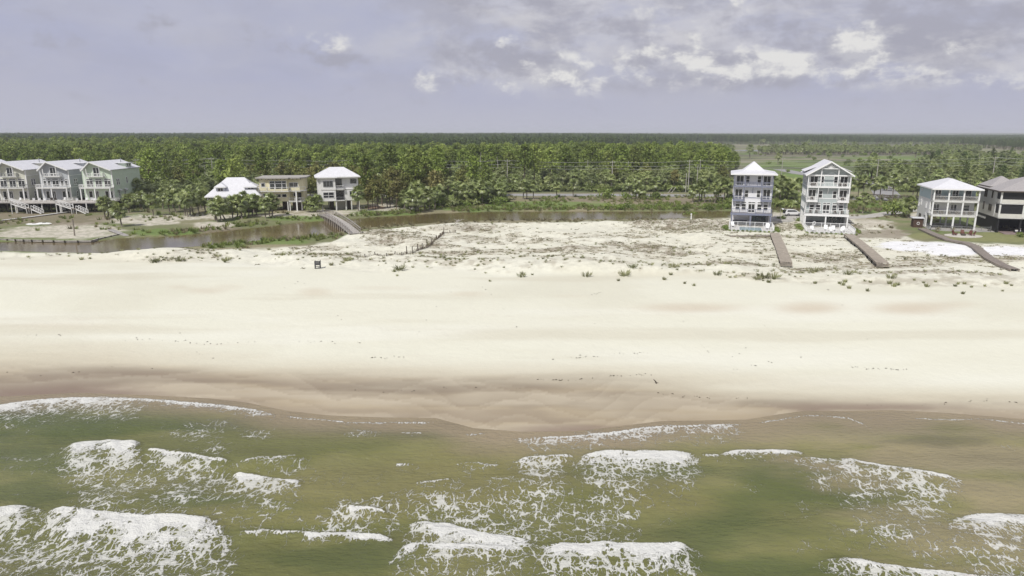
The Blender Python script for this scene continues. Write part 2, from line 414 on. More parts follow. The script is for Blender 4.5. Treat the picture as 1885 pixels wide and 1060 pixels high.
# tyre tracks and wind ripples along the upper beach
tr = np.clip(1 - np.abs(((ty - np.interp(tx, SHX, SHY)) + (fbm(tx, ty * 0, 30, 2, 7) - .5) * 8 - 21) % 9 - 2) / 0.25, 0, 1)
col = mix_(col, m3((0.56, 0.51, 0.42)), tr * 0.3 * (wq < -6) * (tQ > 560) * sstep(.4, .6, f2))
# dune field: bare sand, litter of runners and tan scrub
vg = tveg
scr = sstep(0.52, 0.64, 0.6 * fbm(tx * 0.45, ty, 5, 5, 60) + 0.4 * f4)
col = mix_(col, m3((0.62, 0.605, 0.50)), vg * 0.6)
col = mix_(col, m3((0.30, 0.26, 0.19)), vg * scr * 0.5)
def blobmask(lst, n=None, rag=0.9):
    n = f1 if n is None else n
    o = np.zeros(len(tx))
    for (cx, cy, rx_, ryy) in lst:
        d = np.sqrt(((tP - cx) / rx_) ** 2 + ((tQ - cy) / ryy) ** 2)
        o = np.maximum(o, sstep(1.15, 0.8, d + (n - .5) * rag))
    return o
DARKSCRUB = [(1270, 416, 100, 9), (1190, 412, 40, 5), (1190, 455, 60, 9), (1050, 462, 90, 5), (1240, 463, 60, 5), (1130, 450, 30, 6), (720, 440, 50, 13), (690, 432, 30, 7), (880, 420, 45, 6), (800, 455, 50, 4), (1540, 475, 60, 10), (1470, 470, 30, 6),
             (1640, 490, 110, 7), (1500, 495, 60, 4), (1350, 490, 90, 5), (1740, 480, 110, 7), (1850, 478, 60, 7), (620, 470, 55, 4), (820, 468, 60, 3.5), (1400, 436, 30, 4), (1690, 505, 120, 4)]
dk = blobmask(DARKSCRUB, f4, 1.3) * (tQ > 408)
col = mix_(col, m3((0.25, 0.21, 0.155)), dk * (0.2 + 0.6 * sstep(0.35, 0.6, f4)))
# white imported sand on the right
wh = blobmask([(1700, 455, 78, 11), (1755, 463, 52, 11), (1850, 463, 62, 10), (1920, 465, 60, 13), (1650, 450, 30, 6)], f1, 0.5)
col = mix_(col, m3((0.72, 0.72, 0.72)), wh)
# land behind the dunes
GRASS = mix_(np.repeat(m3((0.155, 0.165, 0.075)), len(tx), 0), m3((0.24, 0.215, 0.13)), sstep(0.4, 0.62, f2))
GRASS = mix_(GRASS, m3((0.13, 0.17, 0.055)), sstep(0.5, 0.7, fbm(tx, ty, 9, 4, 77)) * .8)
inland = sstep(2.5, -2.5, tQ - curve(tP, SAND_UP) + (f1 - .5) * 7)
col = mix_(col, GRASS, inland)
# sandy openings on the inland side, behind the houses, drives and lots
lots = blobmask([(130, 425, 110, 13), (260, 405, 85, 9), (60, 433, 90, 5), (330, 400, 45, 5), (395, 415, 35, 7), (380, 398, 60, 5), (540, 396, 70, 3.5), (620, 391, 75, 5), (700, 384, 65, 5), (740, 377, 60, 3.5), (1440, 412, 34, 13), (1480, 398, 40, 6), (1425, 395, 22, 4), (1600, 412, 48, 9), (1570, 400, 30, 5),
                 (1650, 430, 30, 4), (1330, 412, 26, 6), (1840, 405, 34, 6), (1690, 398, 20, 9), (1640, 425, 20, 5)], f1, 1.0)
col = mix_(col, m3((0.50, 0.465, 0.385)), lots * (0.6 + .4 * sstep(.35, .6, f4)))
rust = blobmask([(690, 382, 22, 3)], f1, .5); col = mix_(col, m3((0.36, 0.22, 0.13)), rust * .8)
brown = blobmask([(80, 403, 150, 12), (1620, 430, 60, 9), (1560, 418, 30, 6), (1320, 367, 40, 3), (1130, 368, 200, 3.5), (1230, 372, 120, 3), (420, 425, 50, 8), (1740, 436, 60, 5)], f1, 1.0)
col = mix_(col, m3((0.20, 0.165, 0.115)), brown * .75)
lawn = blobmask([(1850, 436, 90, 9), (1780, 438, 50, 6), (1700, 434, 30, 6)], f1, .6); col = mix_(col, m3((0.21, 0.215, 0.09)), lawn * .85)
bright = blobmask([(1000, 377, 130, 7), (860, 383, 60, 5), (1180, 380, 120, 4), (1400, 378, 60, 5), (1620, 383, 60, 8), (1560, 384, 40, 7), (300, 427, 60, 6), (560, 402, 70, 5), (700, 392, 60, 4), (500, 445, 70, 5), (1230, 403, 85, 2.5), (280, 380, 60, 4)], f1, .9)
col = mix_(col, m3((0.125, 0.19, 0.04)), bright * .8)
# creek margins: dull reeds
mg = sstep(7, 1, tQ - curve(tP, CR_LO)) * sstep(-3, 1, tQ - curve(tP, CR_LO)) * (tP > 600) * (tP < 1330)
col = mix_(col, m3((0.21, 0.19, 0.12)), mg * 0.8)
col = mix_(col, m3((0.10, 0.085, 0.05)), tcreek)
# woodland floor
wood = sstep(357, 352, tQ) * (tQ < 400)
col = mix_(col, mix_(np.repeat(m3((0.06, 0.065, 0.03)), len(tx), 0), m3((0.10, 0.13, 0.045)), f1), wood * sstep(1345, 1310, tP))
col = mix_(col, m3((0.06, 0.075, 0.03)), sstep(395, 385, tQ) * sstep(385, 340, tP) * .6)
# marsh on the right
ms = sstep(1320, 1370, tP + (f2 - .5) * 40) * sstep(346, 340, tQ)
mc = mix_(np.repeat(m3((0.25, 0.23, 0.155)), len(tx), 0), m3((0.15, 0.14, 0.095)), sstep(.4, .62, fbm(tx * .3, ty, 26, 4, 88)))
mgreen = np.maximum(blobmask([(1640, 318, 300, 17), (1480, 304, 120, 10), (1700, 290, 160, 4), (1560, 325, 180, 10), (1430, 337, 120, 7), (1660, 300, 90, 5), (1460, 290, 40, 1.5), (1350, 283, 60, 2), (1900, 296, 100, 3)], f2, .8), 0)
mc = mix_(mc, mix_(np.repeat(m3((0.14, 0.21, 0.045)), len(tx), 0), m3((0.10, 0.12, 0.05)), sstep(.4, .6, fbm(tx * .4, ty, 18, 4, 91))), mgreen)
mc = mix_(mc, m3((0.15, 0.175, 0.07)), sstep(.42, .6, fbm(tx * .5, ty, 34, 5, 141)) * .65)
mc = mix_(mc, m3((0.07, 0.085, 0.035)), sstep(.6, .68, fbm(tx * .5, ty, 14, 5, 151)) * .6)
col = mix_(col, mc, ms)
far = sstep(268, 262, tQ); col = mix_(col, m3((0.055, 0.075, 0.032)), far)
land_m = bpy.data.materials.new('sandy_ground'); land_m.use_nodes = True
t = land_m.node_tree; p = t.nodes['Principled BSDF']
vc = nn(t, 'ShaderNodeVertexColor', layer_name='ground_colour'); tcn = nn(t, 'ShaderNodeTexCoord')
na = nn(t, 'ShaderNodeTexNoise', inp={'Scale': 0.9, 'Detail': 8, 'Roughness': 0.7}); lk(t, tcn.outputs['Object'], na.inputs['Vector'])
nb = nn(t, 'ShaderNodeTexNoise', inp={'Scale': 5.0, 'Detail': 4, 'Roughness': 0.7}); lk(t, tcn.outputs['Object'], nb.inputs['Vector'])
v = mth(t, 'ADD', mth(t, 'MULTIPLY', na.outputs['Fac'], 0.6), mth(t, 'MULTIPLY', nb.outputs['Fac'], 0.4))
ra = nn(t, 'ShaderNodeAttribute', attribute_name='rugged')
amt = mth(t, 'MULTIPLY_ADD', ra.outputs['Fac'], 1.3, 0.16)
vv = mth(t, 'ADD', mth(t, 'MULTIPLY', mth(t, 'SUBTRACT', v, 0.5), amt), 1.0)
hs = nn(t, 'ShaderNodeHueSaturation'); lk(t, vc.outputs[0], hs.inputs['Color']); lk(t, vv, hs.inputs['Value'])
lk(t, hs.outputs[0], p.inputs['Base Color'])
wa = nn(t, 'ShaderNodeAttribute', attribute_name='wet')
lk(t, mth(t, 'MULTIPLY_ADD', wa.outputs['Fac'], -0.5, 0.95), p.inputs['Roughness']); p.inputs['Specular IOR Level'].default_value = 0.35
bp = nn(t, 'ShaderNodeBump', inp={'Distance': 0.25}); lk(t, na.outputs['Fac'], bp.inputs['Height'])
lk(t, mth(t, 'MULTIPLY_ADD', wa.outputs['Fac'], -0.3, 0.38), bp.inputs['Strength']); lk(t, bp.outputs[0], p.inputs['Normal'])
me = npmesh('ground', np.stack([tx, ty, tz], -1), gridfaces(len(ry), len(ru)), land_m)
setcol(me, 'ground_colour', np.clip(col, 0.005, 1)); setf(me, 'wet', wet * 0.9); setf(me, 'rugged', np.clip(np.maximum(vg * .9, inland) * 0.85, 0, 1))
tag(link(bpy.data.objects.new('ground', me)), kind='structure')

# ------------------------------------------------------------------ creek water
wm_ = mat('creek_water', (0.15, 0.115, 0.052), 0.12, 0.25, 0.06, 0.12, 1.2, spec=0.6)
q = MB(); Ps = list(range(-700, 1420, 20))
up_ = [at(p_, float(curve(p_, CR_UP)) - 4, 1.5) for p_ in Ps]; dn_ = [at(p_, float(curve(p_, CR_LO)) + 6, 1.5) for p_ in Ps]
for i in range(len(Ps) - 1):
    q.poly([(*dn_[i], 1.22), (*dn_[i + 1], 1.22), (*up_[i + 1], 1.22), (*up_[i], 1.22)])
me = q.mesh('creek_water', wm_); 
tag(link(bpy.data.objects.new('creek', me)), kind='structure')

# ------------------------------------------------------------------ sea
sy = [-4000, -1500, -600, -250, -100, -40, 0, 15, 24, 28]
y = 31.0
while y < 69: sy.append(y); y += 0.075 + (y - 31) * 0.0025
sy += [70, 72]; sy = np.array(sy, float)
xx = np.arange(-62, 62.01, 0.115); sx = np.concatenate([[-9000, -3000, -1200, -500, -250, -150, -100, -80, -70, -65], xx, [65, 70, 80, 100, 150, 250, 500, 1200, 3000, 9000]])
SY, SX = np.meshgrid(sy, sx, indexing='ij'); sxx, syy = SX.ravel(), SY.ravel()
sP, sQ = PQ(sxx, np.maximum(syy, 20), 0.0)
inarea = (syy > 26)
wq1 = (fbm(sxx, syy, 4.5, 4, 2) - .5) * 22; wq2 = (fbm(sxx, syy, 1.0, 4, 9) - .5)
wp = (fbm(sxx, syy, 3.0, 3, 19) - .5) * 40
# breaking waves: crest line, thickness of the white roller, length of the trailing lace, strength, height
WAVES = [
 ([(-300, 752), (0, 745), (60, 737), (130, 731), (190, 733), (270, 735)], 13, 30, .9, .18, 0.9),
 ([(180, 733), (270, 735), (380, 742), (450, 750), (520, 765)], 7, 12, .75, .12, .5),
 ([(510, 764), (570, 771), (650, 778), (720, 777), (815, 777)], 2.5, 5, .55, .05, .3),
 ([(122, 824), (150, 818), (200, 816), (258, 820), (268, 828)], 34, 75, 1., .45, 1.),
 ([(262, 832), (330, 838), (400, 848), (430, 852)], 9, 90, .85, .35, .8),
 ([(430, 852), (480, 846), (565, 841)], 3, 40, .5, .2, .5),
 ([(420, 871), (470, 876), (520, 886), (558, 889)], 20, 55, 1., .4, .8),
 ([(-300, 955), (-80, 952), (0, 945), (45, 938), (76, 940)], 20, 60, .95, .4, 1),
 ([(70, 952), (100, 947), (150, 948), (250, 955), (320, 958), (400, 962), (422, 968)], 74, 120, 1., .5, 1.15),
 ([(432, 980), (480, 977), (545, 978), (600, 983)], 4, 16, .7, .3, .5),
 ([(540, 978), (600, 983), (655, 982), (700, 987), (730, 998)], 13, 14, 1., .4, .5),
 ([(632, 935), (670, 938), (700, 942), (722, 951)], 9, 8, .9, .35, .4),
 ([(756, 961), (800, 967), (830, 966), (880, 985), (940, 994), (1000, 1008)], 26, 60, 1., .45, 1),
 ([(725, 1027), (745, 1012), (830, 1007), (900, 1012), (960, 1016)], 16, 60, .85, .35, 1),
 ([(985, 1012), (1010, 1007), (1060, 1008), (1150, 1010), (1240, 1010), (1292, 1020)], 40, 60, 1., .5, 1.1),
 ([(948, 846), (1000, 842), (1060, 840)], 7, 110, .8, .35, 1.),
 ([(1060, 842), (1110, 833), (1180, 833), (1240, 834), (1294, 836)], 27, 60, 1., .5, .9),
 ([(1290, 837), (1330, 837)], 4, 10, .6, .3, .4),
 ([(1322, 835), (1360, 831), (1400, 830), (1440, 831), (1484, 832)], 11, 12, 1., .4, .5),
 ([(955, 806), (1050, 803), (1130, 795), (1220, 784), (1300, 783), (1390, 782)], 5, 26, .8, .12, .75),
 ([(1380, 781), (1440, 771), (1490, 764), (1560, 768), (1585, 778), (1612, 794)], 1.8, 3, .5, .04, .25),
 ([(1640, 776), (1660, 769), (1765, 772), (1800, 770), (1890, 780), (2100, 795)], 1.5, 3, .45, .04, .25),
 ([(1535, 844), (1560, 850), (1580, 852), (1650, 864), (1700, 874), (1768, 886)], 7, 95, .85, .35, .85),
 ([(1470, 848), (1500, 847), (1530, 850)], 6, 70, .7, .2, .9),
 ([(1742, 968), (1760, 955), (1790, 948), (1885, 950), (2100, 955)], 22, 70, .85, .4, 1.1),
 ([(1518, 1028), (1560, 1027), (1620, 1040), (1700, 1052), (1800, 1060), (1900, 1062)], 13, 40, 1., .4, .7),
 ([(720, 852), (760, 851)], 3, 30, .5, .15, .6), ([(760, 893), (800, 888), (835, 882)], 4, 10, .5, .2, .4), ([(830, 854), (880, 850), (920, 855)], 3, 40, .45, .15, .6),
 ([(640, 790), (700, 795)], 2, 26, .4, .1, .7), ([(735, 796), (785, 797)], 4, 12, .6, .1, .6), ([(850, 800), (895, 797)], 3, 5, .5, .1, .4),
]
foam = np.zeros(len(sxx)); lace = np.zeros(len(sxx)); hgt = np.zeros(len(sxx))
for pts, th, ln, k, hh, rag in WAVES:
    a, b = pts[0][0], pts[-1][0]
    P_ = sP + wp * 0.35 + wq1 * .5 + wq2 * 14
    d = sQ - curve(sP + wp * .1, pts) + (wq1 * 0.3 + wq2 * 4.0) * rag
    soft = max(12.0, (b - a) * 0.16); ends = sstep(a - soft * .15, a + soft, P_) * sstep(b + soft * .15, b - soft, P_)
    if not ends.max() > 0: continue
    thick = .62 * th * (0.08 + 0.92 * ends) * (0.15 + 1.7 * fbm(sxx, syy * .4, 2.6, 3, th))
    fo = sstep(-1.2, 1.0, d) * (.25 + .75 * sstep(thick * 1.2 + 2, thick * 0.2, d + wq2 * th * 1.3)) * sstep(thick * 1.9 + 3, thick * .8, d + wq2 * th * 1.6) * ends
    la = sstep(-1, 3, d) * np.exp(-np.maximum(d - th * .5, 0) / ln) * sstep(a - 45, a + 55, P_ + wq1 * 2.5) * sstep(b + 45, b - 55, P_ + wq1 * 2.5)
    foam = np.maximum(foam, fo * min(1, k * 1.05)); lace = np.maximum(lace, la * k * (1.05 if ln > 20 else .75))
    hgt = np.maximum(hgt, hh * ends * np.where(d < 0, np.exp(-(d / 4.5) ** 2), np.exp(-(d / (th * .8 + 10)) ** 2)))
for (cx, cy, rx_, ryy, k) in [(230, 880, 90, 60, .55), (330, 890, 110, 50, .5), (380, 790, 90, 22, .45), (450, 800, 70, 25, .35), (340, 800, 50, 16, .4), (670, 800, 50, 10, .4), (560, 890, 160, 40, .3), (700, 890, 140, 45, .22), (1010, 890, 60, 55, .55), (1100, 880, 70, 50, .6), (1000, 950, 50, 40, .6), (1080, 930, 60, 30, .4),
                              (1160, 905, 30, 18, .3), (1520, 880, 35, 35, .55), (1680, 900, 60, 40, .5), (1640, 980, 120, 40, .42), (1740, 1010, 110, 30, .42), (1480, 940, 40, 40, .3), (1380, 900, 50, 30, .2), (880, 880, 80, 40, .25), (80, 1010, 130, 50, .75), (250, 1000, 130, 40, .8), (180, 1040, 130, 30, .7), (900, 1040, 90, 25, .6), (1140, 1045, 130, 20, .75),
                              (1830, 985, 80, 26, .7), (1580, 1040, 50, 14, .4), (1700, 930, 50, 20, .4), (60, 865, 90, 16, .28), (520, 900, 90, 60, .35), (460, 950, 70, 25, .3), (780, 900, 60, 50, .25), (1810, 810, 60, 25, .12), (1600, 830, 60, 18, .1), (100, 760, 90, 12, .35), (1120, 800, 120, 14, .38), (1290, 795, 60, 12, .35), (1480,1010,60,20,.3), (350, 940, 60, 25, .3), (900, 820, 120, 16, .18)]:
    g = np.exp(-(((sP - cx + wq1 * .8) / rx_) ** 2 + ((sQ - cy) / ryy) ** 2)) * k; lace = np.maximum(lace, g)
lace = np.maximum(lace, .5 * sstep(.40, .64, fbm(sxx * .7, syy, 7, 4, 57)) * sstep(2, 8, np.interp(sxx, SHX, SHY) - syy) * np.where((sP > 1330) & (sP < 1700) & (sQ > 940), .35, 1) * np.where((sP > 1180) & (sP < 1420), .3, 1) * np.where((sP > 430) & (sP < 740) & (sQ > 985), .2, 1))
foam *= inarea; lace *= inarea; hgt *= inarea
lump = fbm(sxx, syy, 0.75, 4, 71)
swell = 0.16 * np.sin((syy + fbm(sxx, syy, 14, 2, 5) * 7 - sxx * .05) * 2 * math.pi / 7.5) * sstep(66, 52, syy)
SHO = np.interp(sxx, SHX, SHY); shd = SHO - syy
calm = sstep(0.0, 7.0, shd)
sz = 0.03 + (swell + hgt * .6 + foam * (lump - .42) * .3) * calm * inarea + (fbm(sxx * .6, syy, 1.3, 4, 41) - .5) * .17 * calm * inarea
sz = np.where(syy < 28, 0.0, sz)
# colour of the water body: sand clouds, green troughs
w2 = fbm(sxx, syy * 1.5, 9, 4, 13); w3 = fbm(sxx * .6, syy * 1.4, 3.5, 4, 23)
wc = np.repeat(m3((0.148, 0.153, 0.052)), len(sxx), 0)
wc = mix_(wc, m3((0.215, 0.205, 0.083)), sstep(.42, .68, w2) * .8)
w5 = fbm(sxx * .35, syy * 1.2, 2.2, 5, 97)
def sb(lst, w=w3):
    o = np.zeros(len(sxx))
    for (cx, cy, rx_, ryy, k) in lst:
        d = np.sqrt(((sP - cx) / rx_) ** 2 + ((sQ - cy) / ryy) ** 2) + (w - .5) * 1.5 + (w5 - .5) * 1.1; o = np.maximum(o, sstep(1.25, .3, d) * k)
    return o
wc = mix_(wc, m3((0.085, 0.112, 0.036)), sb([(150, 775, 330, 32, .75), (60, 850, 150, 60, .65), (1440, 900, 200, 50, .55), (1330, 990, 170, 70, .6), (1400, 1040, 160, 40, .7), (760, 795, 160, 16, .8), (620, 785, 120, 12, .7), (1250, 870, 140, 22, .5), (640, 1035, 160, 30, .5), (420, 930, 140, 25, .4), (1550, 910, 120, 40, .5), (20, 900, 120, 30, .6), (1260, 960, 80, 40, .3)]))
wc = mix_(wc, m3((0.235, 0.215, 0.085)), sb([(600, 900, 200, 40, .6), (850, 900, 160, 60, .7), (600, 950, 300, 25, .6), (1230, 920, 100, 40, .6), (900, 835, 200, 20, .5)]))
wc = mix_(wc, m3((0.31, 0.265, 0.155)), sb([(1750, 845, 330, 60, .9), (1850, 920, 160, 50, .85), (1560, 810, 240, 26, .75), (1800, 1000, 220, 60, .7), (1640, 960, 160, 40, .5), (1150, 812, 240, 16, .7), (930, 812, 120, 14, .8)]))
wc = mix_(wc, m3((0.12, 0.115, 0.06)), sb([(1740, 812, 130, 10, .6)]))
edge = sstep(5.5, 0.0, shd + (w3 - .5) * 3); wc = mix_(wc, m3((0.31, 0.25, 0.165)), edge * .9)
wc = wc * (0.68 + 0.2 * w3[:, None] + .26 * w5[:, None])
sea_m = bpy.data.materials.new('sea_water'); sea_m.use_nodes = True
t = sea_m.node_tree; p = t.nodes['Principled BSDF']
vc = nn(t, 'ShaderNodeVertexColor', layer_name='water_colour'); fa = nn(t, 'ShaderNodeAttribute', attribute_name='foam'); la = nn(t, 'ShaderNodeAttribute', attribute_name='lace')
tcn = nn(t, 'ShaderNodeTexCoord'); mp = nn(t, 'ShaderNodeMapping'); mp.inputs['Scale'].default_value = (1.0, 0.62, 0.0); lk(t, tcn.outputs['Object'], mp.inputs[0])
wn = nn(t, 'ShaderNodeTexNoise', inp={'Scale': 0.8, 'Detail': 4, 'Roughness': .6}); lk(t, mp.outputs[0], wn.inputs['Vector'])
wsc = nn(t, 'ShaderNodeVectorMath', operation='SCALE'); lk(t, wn.outputs['Color'], wsc.inputs[0]); wsc.inputs[3].default_value = 1.5
wad = nn(t, 'ShaderNodeVectorMath', operation='ADD'); lk(t, mp.outputs[0], wad.inputs[0]); lk(t, wsc.outputs[0], wad.inputs[1])
def vor(scale):
    n = nn(t, 'ShaderNodeTexVoronoi', voronoi_dimensions='2D', feature='DISTANCE_TO_EDGE', inp={'Scale': scale}); lk(t, wad.outputs[0], n.inputs['Vector']); n.inputs['Randomness'].default_value = .9; return n.outputs['Distance']
v1, v2 = vor(1.45), vor(3.4)
n4 = nn(t, 'ShaderNodeTexNoise', inp={'Scale': 1.1, 'Detail': 5, 'Roughness': .65}); lk(t, tcn.outputs['Object'], n4.inputs['Vector'])
n5 = nn(t, 'ShaderNodeTexNoise', inp={'Scale': 7.0, 'Detail': 4, 'Roughness': .7}); lk(t, tcn.outputs['Object'], n5.inputs['Vector'])
n6 = nn(t, 'ShaderNodeTexNoise', inp={'Scale': .33, 'Detail': 3, 'Roughness': .6}); lk(t, tcn.outputs['Object'], n6.inputs['Vector'])
brk = mth(t, 'MULTIPLY', mth(t, 'MULTIPLY_ADD', n4.outputs['Fac'], 3.4, -.9), mth(t, 'MULTIPLY_ADD', n6.outputs['Fac'], 2.6, -.3))
dens = mth(t, 'MULTIPLY', la.outputs['Fac'], brk)
dn = mth(t, 'ADD', dens, mth(t, 'MULTIPLY', mth(t, 'MULTIPLY', mth(t, 'SUBTRACT', n5.outputs['Fac'], .5), 0.7), mth(t, 'MULTIPLY', la.outputs['Fac'], 3.0, None, True)))
l1 = mth(t, 'DIVIDE', mth(t, 'SUBTRACT', mth(t, 'MULTIPLY_ADD', dn, 0.235, -0.03), v1), 0.035, None, True)
l2 = mth(t, 'DIVIDE', mth(t, 'SUBTRACT', mth(t, 'MULTIPLY_ADD', dn, 0.28, -0.05), v2), 0.055, None, True)
lm = mth(t, 'MAXIMUM', l1, mth(t, 'MULTIPLY', l2, 0.9))
ff = mth(t, 'MULTIPLY_ADD', mth(t, 'ADD', mth(t, 'SUBTRACT', n5.outputs['Fac'], .5), mth(t, 'MULTIPLY', mth(t, 'SUBTRACT', n4.outputs['Fac'], .5), .6)), 1.3, mth(t, 'ADD', fa.outputs['Fac'], mth(t, 'MULTIPLY', mth(t, 'MULTIPLY', mth(t, 'SUBTRACT', .22, v2), mth(t, 'SUBTRACT', 1.15, fa.outputs['Fac'])), mth(t, 'MULTIPLY', mth(t, 'MULTIPLY', fa.outputs['Fac'], 3.0, None, True), 2.4))))
fm = nn(t, 'ShaderNodeMapRange', interpolation_type='SMOOTHSTEP'); lk(t, ff, fm.inputs[0]); fm.inputs[1].default_value = .38; fm.inputs[2].default_value = .72
fmm = mth(t, 'MAXIMUM', mth(t, 'MULTIPLY', lm, 0.74), mth(t, 'MULTIPLY', fm.outputs[0], .97))
fcol = mixc(t, n5.outputs['Fac'], (0.62, 0.62, 0.57), (0.80, 0.80, 0.77))
lk(t, mixc(t, fmm, vc.outputs[0], fcol), p.inputs['Base Color'])
lk(t, mth(t, 'MULTIPLY_ADD', fmm, 0.6, 0.16), p.inputs['Roughness']); p.inputs['Specular IOR Level'].default_value = .38; p.inputs['IOR'].default_value = 1.33
r1 = nn(t, 'ShaderNodeTexNoise', inp={'Scale': 2.2, 'Detail': 6, 'Roughness': .62}); mp2 = nn(t, 'ShaderNodeMapping'); mp2.inputs['Scale'].default_value = (0.6, 1.3, 1); lk(t, tcn.outputs['Object'], mp2.inputs[0]); lk(t, mp2.outputs[0], r1.inputs['Vector'])
hh_ = mth(t, 'ADD', mth(t, 'MULTIPLY', r1.outputs['Fac'], 0.42), mth(t, 'MULTIPLY', fmm, mth(t, 'MULTIPLY_ADD', n5.outputs['Fac'], 0.28, 0.02)))
bp = nn(t, 'ShaderNodeBump', inp={'Strength': 0.95, 'Distance': 0.5}); lk(t, hh_, bp.inputs['Height']); lk(t, bp.outputs[0], p.inputs['Normal'])
me = npmesh('sea', np.stack([sxx, syy, sz], -1), gridfaces(len(sy), len(sx)), sea_m)
setcol(me, 'water_colour', np.clip(wc, .003, 1)); setf(me, 'foam', foam); setf(me, 'lace', lace)
tag(link(bpy.data.objects.new('sea', me)), kind='structure')
# ------------------------------------------------------------------ plants
F_pine = foliage('pine_needles', (0.225, 0.29, 0.06), (0.125, 0.175, 0.038), (0.28, 0.325, 0.085), 0.8, .25, .55, .2)
F_pineb = foliage('browned_pine_needles', (0.22, 0.215, 0.075), (0.16, 0.20, 0.055), (0.25, 0.22, 0.09), 0.8, .2, .6, .2)
F_dark = foliage('dark_pine_needles', (0.105, 0.15, 0.046), (0.07, 0.105, 0.033), (0.14, 0.175, 0.06), 0.8, .2, .6, .15)
F_palm = foliage('palm_frond', (0.28, 0.335, 0.115), (0.16, 0.205, 0.06), (0.33, 0.36, 0.145), 1.0, .7, .4, .2)
F_dead = foliage('dead_frond', (0.22, 0.17, 0.10), (0.14, 0.105, 0.06), (0.25, 0.2, 0.13), 1.0, .2, .7, .1)
F_bush = foliage('shrub_leaves', (0.21, 0.28, 0.06), (0.12, 0.17, 0.04), (0.26, 0.31, 0.085), 1.5, .3, .5, .25)
F_grass = foliage('marsh_grass', (0.20, 0.27, 0.06), (0.14, 0.18, 0.045), (0.28, 0.28, 0.11), 1.5, .2, .6, .3)
F_reed = foliage('dull_reeds', (0.25, 0.22, 0.13), (0.17, 0.155, 0.085), (0.3, 0.27, 0.17), 1.5, .2, .6, .2)
F_dune = foliage('sea_oats_leaf', (0.28, 0.29, 0.15), (0.2, 0.21, 0.10), (0.34, 0.33, 0.2), 1.5, .2, .6, .2)
F_vine = foliage('dry_runner', (0.28, 0.25, 0.175), (0.19, 0.18, 0.11), (0.34, 0.32, 0.22), 1.5, .1, .8, .1)
B_pine = mat('pine_bark', (0.15, 0.115, 0.085), 0.9, .3, 3)
B_palm = mat('palm_bark', (0.22, 0.19, 0.155), 0.9, .35, 4)

def rq(mb, c, s, r):
    """a leaf-sized four sided face at c"""
    a = r.normal(size=3); a /= np.linalg.norm(a); b = r.normal(size=3); b -= a * b.dot(a); b /= np.linalg.norm(b)
    a = a * s; b = b * s * r.uniform(.5, 1)
    mb.poly([c - a - b * .6, c + a * .3 - b, c + a + b * .5, c - a * .4 + b])
def pine_meshes(seed, H=15.0, ncl=44, mat_=None, spread=1.0, dead=False):
    r = np.random.default_rng(seed); tr = MB()
    lean = r.normal(size=2) * .3
    top = lambda f: np.array([lean[0] * f, lean[1] * f, H * f])
    tr.tube([top(0), top(.4), top(.8), top(.97)], [.2, .16, .09, .03], 6)
    cr = MB()
    base = r.uniform(.42, .52)
    for i in range(ncl):
        f = base + (0.99 - base) * (i + .5) / ncl
        rad = spread * (2.7 * math.sin(math.pi * min(1, ((f - base) / (1 - base)) * .82 + .2)) ** .8) * r.uniform(.35, 1.1)
        a = r.uniform(0, 6.283); c = top(f) + np.array([math.cos(a) * rad, math.sin(a) * rad, r.normal() * .3 + .3])
        if i % 4 == 0: tr.tube([top(max(.3, f - .06)), c], [.06, .02], 4, False)
        for k in range(13):
            rq(cr, c + r.normal(size=3) * np.array([.62, .62, .38]), r.uniform(.26, .48), r)
    return tr.mesh('trunk', B_pine), cr.mesh('crown', mat_ or F_pine)
def frond_geo(mb, origin, azm, elv, L=1.0, r=None, fingers=9):
    """fan leaf on a stalk: folded fingers that droop at the tip"""
    ca, sa = math.cos(azm), math.sin(azm); d = np.array([ca * math.cos(elv), sa * math.cos(elv), math.sin(elv)])
    side = np.array([-sa, ca, 0.0]); upv = np.cross(d, side) * -1
    if upv[2] < 0: upv = -upv
    o = np.array(origin, float); hub = o + d * .75 * L
    mb.bar(o, hub, .05, .04)
    for k in range(fingers):
        a = (k / (fingers - 1) - .5) * 2.5
        dd = d * math.cos(a) + side * math.sin(a); ln = L * (1.05 - .28 * abs(a) / 1.25)
        m1 = hub + dd * ln * .55 + upv * (.10 if k % 2 else -.02); tip = hub + dd * ln * .95 + np.array([0, 0, -.32 * ln - .1 * abs(a)])
        w = side * math.cos(a) - d * math.sin(a)
        mb.poly([hub, m1 - w * .13 * L, m1 + w * .13 * L]); mb.poly([m1 - w * .13 * L, tip, m1 + w * .13 * L])
FR = MB(); frond_geo(FR, (0, 0, 0), 0, 0, 1.0, None, 10)
ME_frond = FR.mesh('frond', F_palm)
def frond_set(seed, n=26):
    r = np.random.default_rng(seed); o = []
    for i in range(n):
        f = i / (n - 1); o.append((i * 2.39996 + r.normal() * .2, R(84 - 142 * f ** .9 + r.normal() * 8), r.uniform(1.1, 1.45)))
    return o
def palm_trunk(seed, H):
    r = np.random.default_rng(seed); b = r.normal(size=2) * .25
    pts = [(b[0] * math.sin(f * 2.5), b[1] * math.sin(f * 2.5), H * f) for f in (0, .15, .4, .7, .93, 1.0)]
    return MB().tube(pts, [.22, .18, .16, .165, .2, .16], 7).mesh('trunk', B_palm, True), pts[-1]
def palm_meshes(seed, H, n=24):
    t_, top = palm_trunk(seed, H); cr = MB(); r = np.random.default_rng(seed + 5)
    for (a, e, L) in frond_set(seed, n): frond_geo(cr, top, a, e, L, r, 7)
    cr.cur = 1
    for i in range(6): frond_geo(cr, (top[0], top[1], top[2] - .15), i * 1.1 + r.normal() * .2, R(-62 + r.normal() * 8), .8, r, 5)
    return t_, cr.mesh('crown', [F_palm, F_dead])
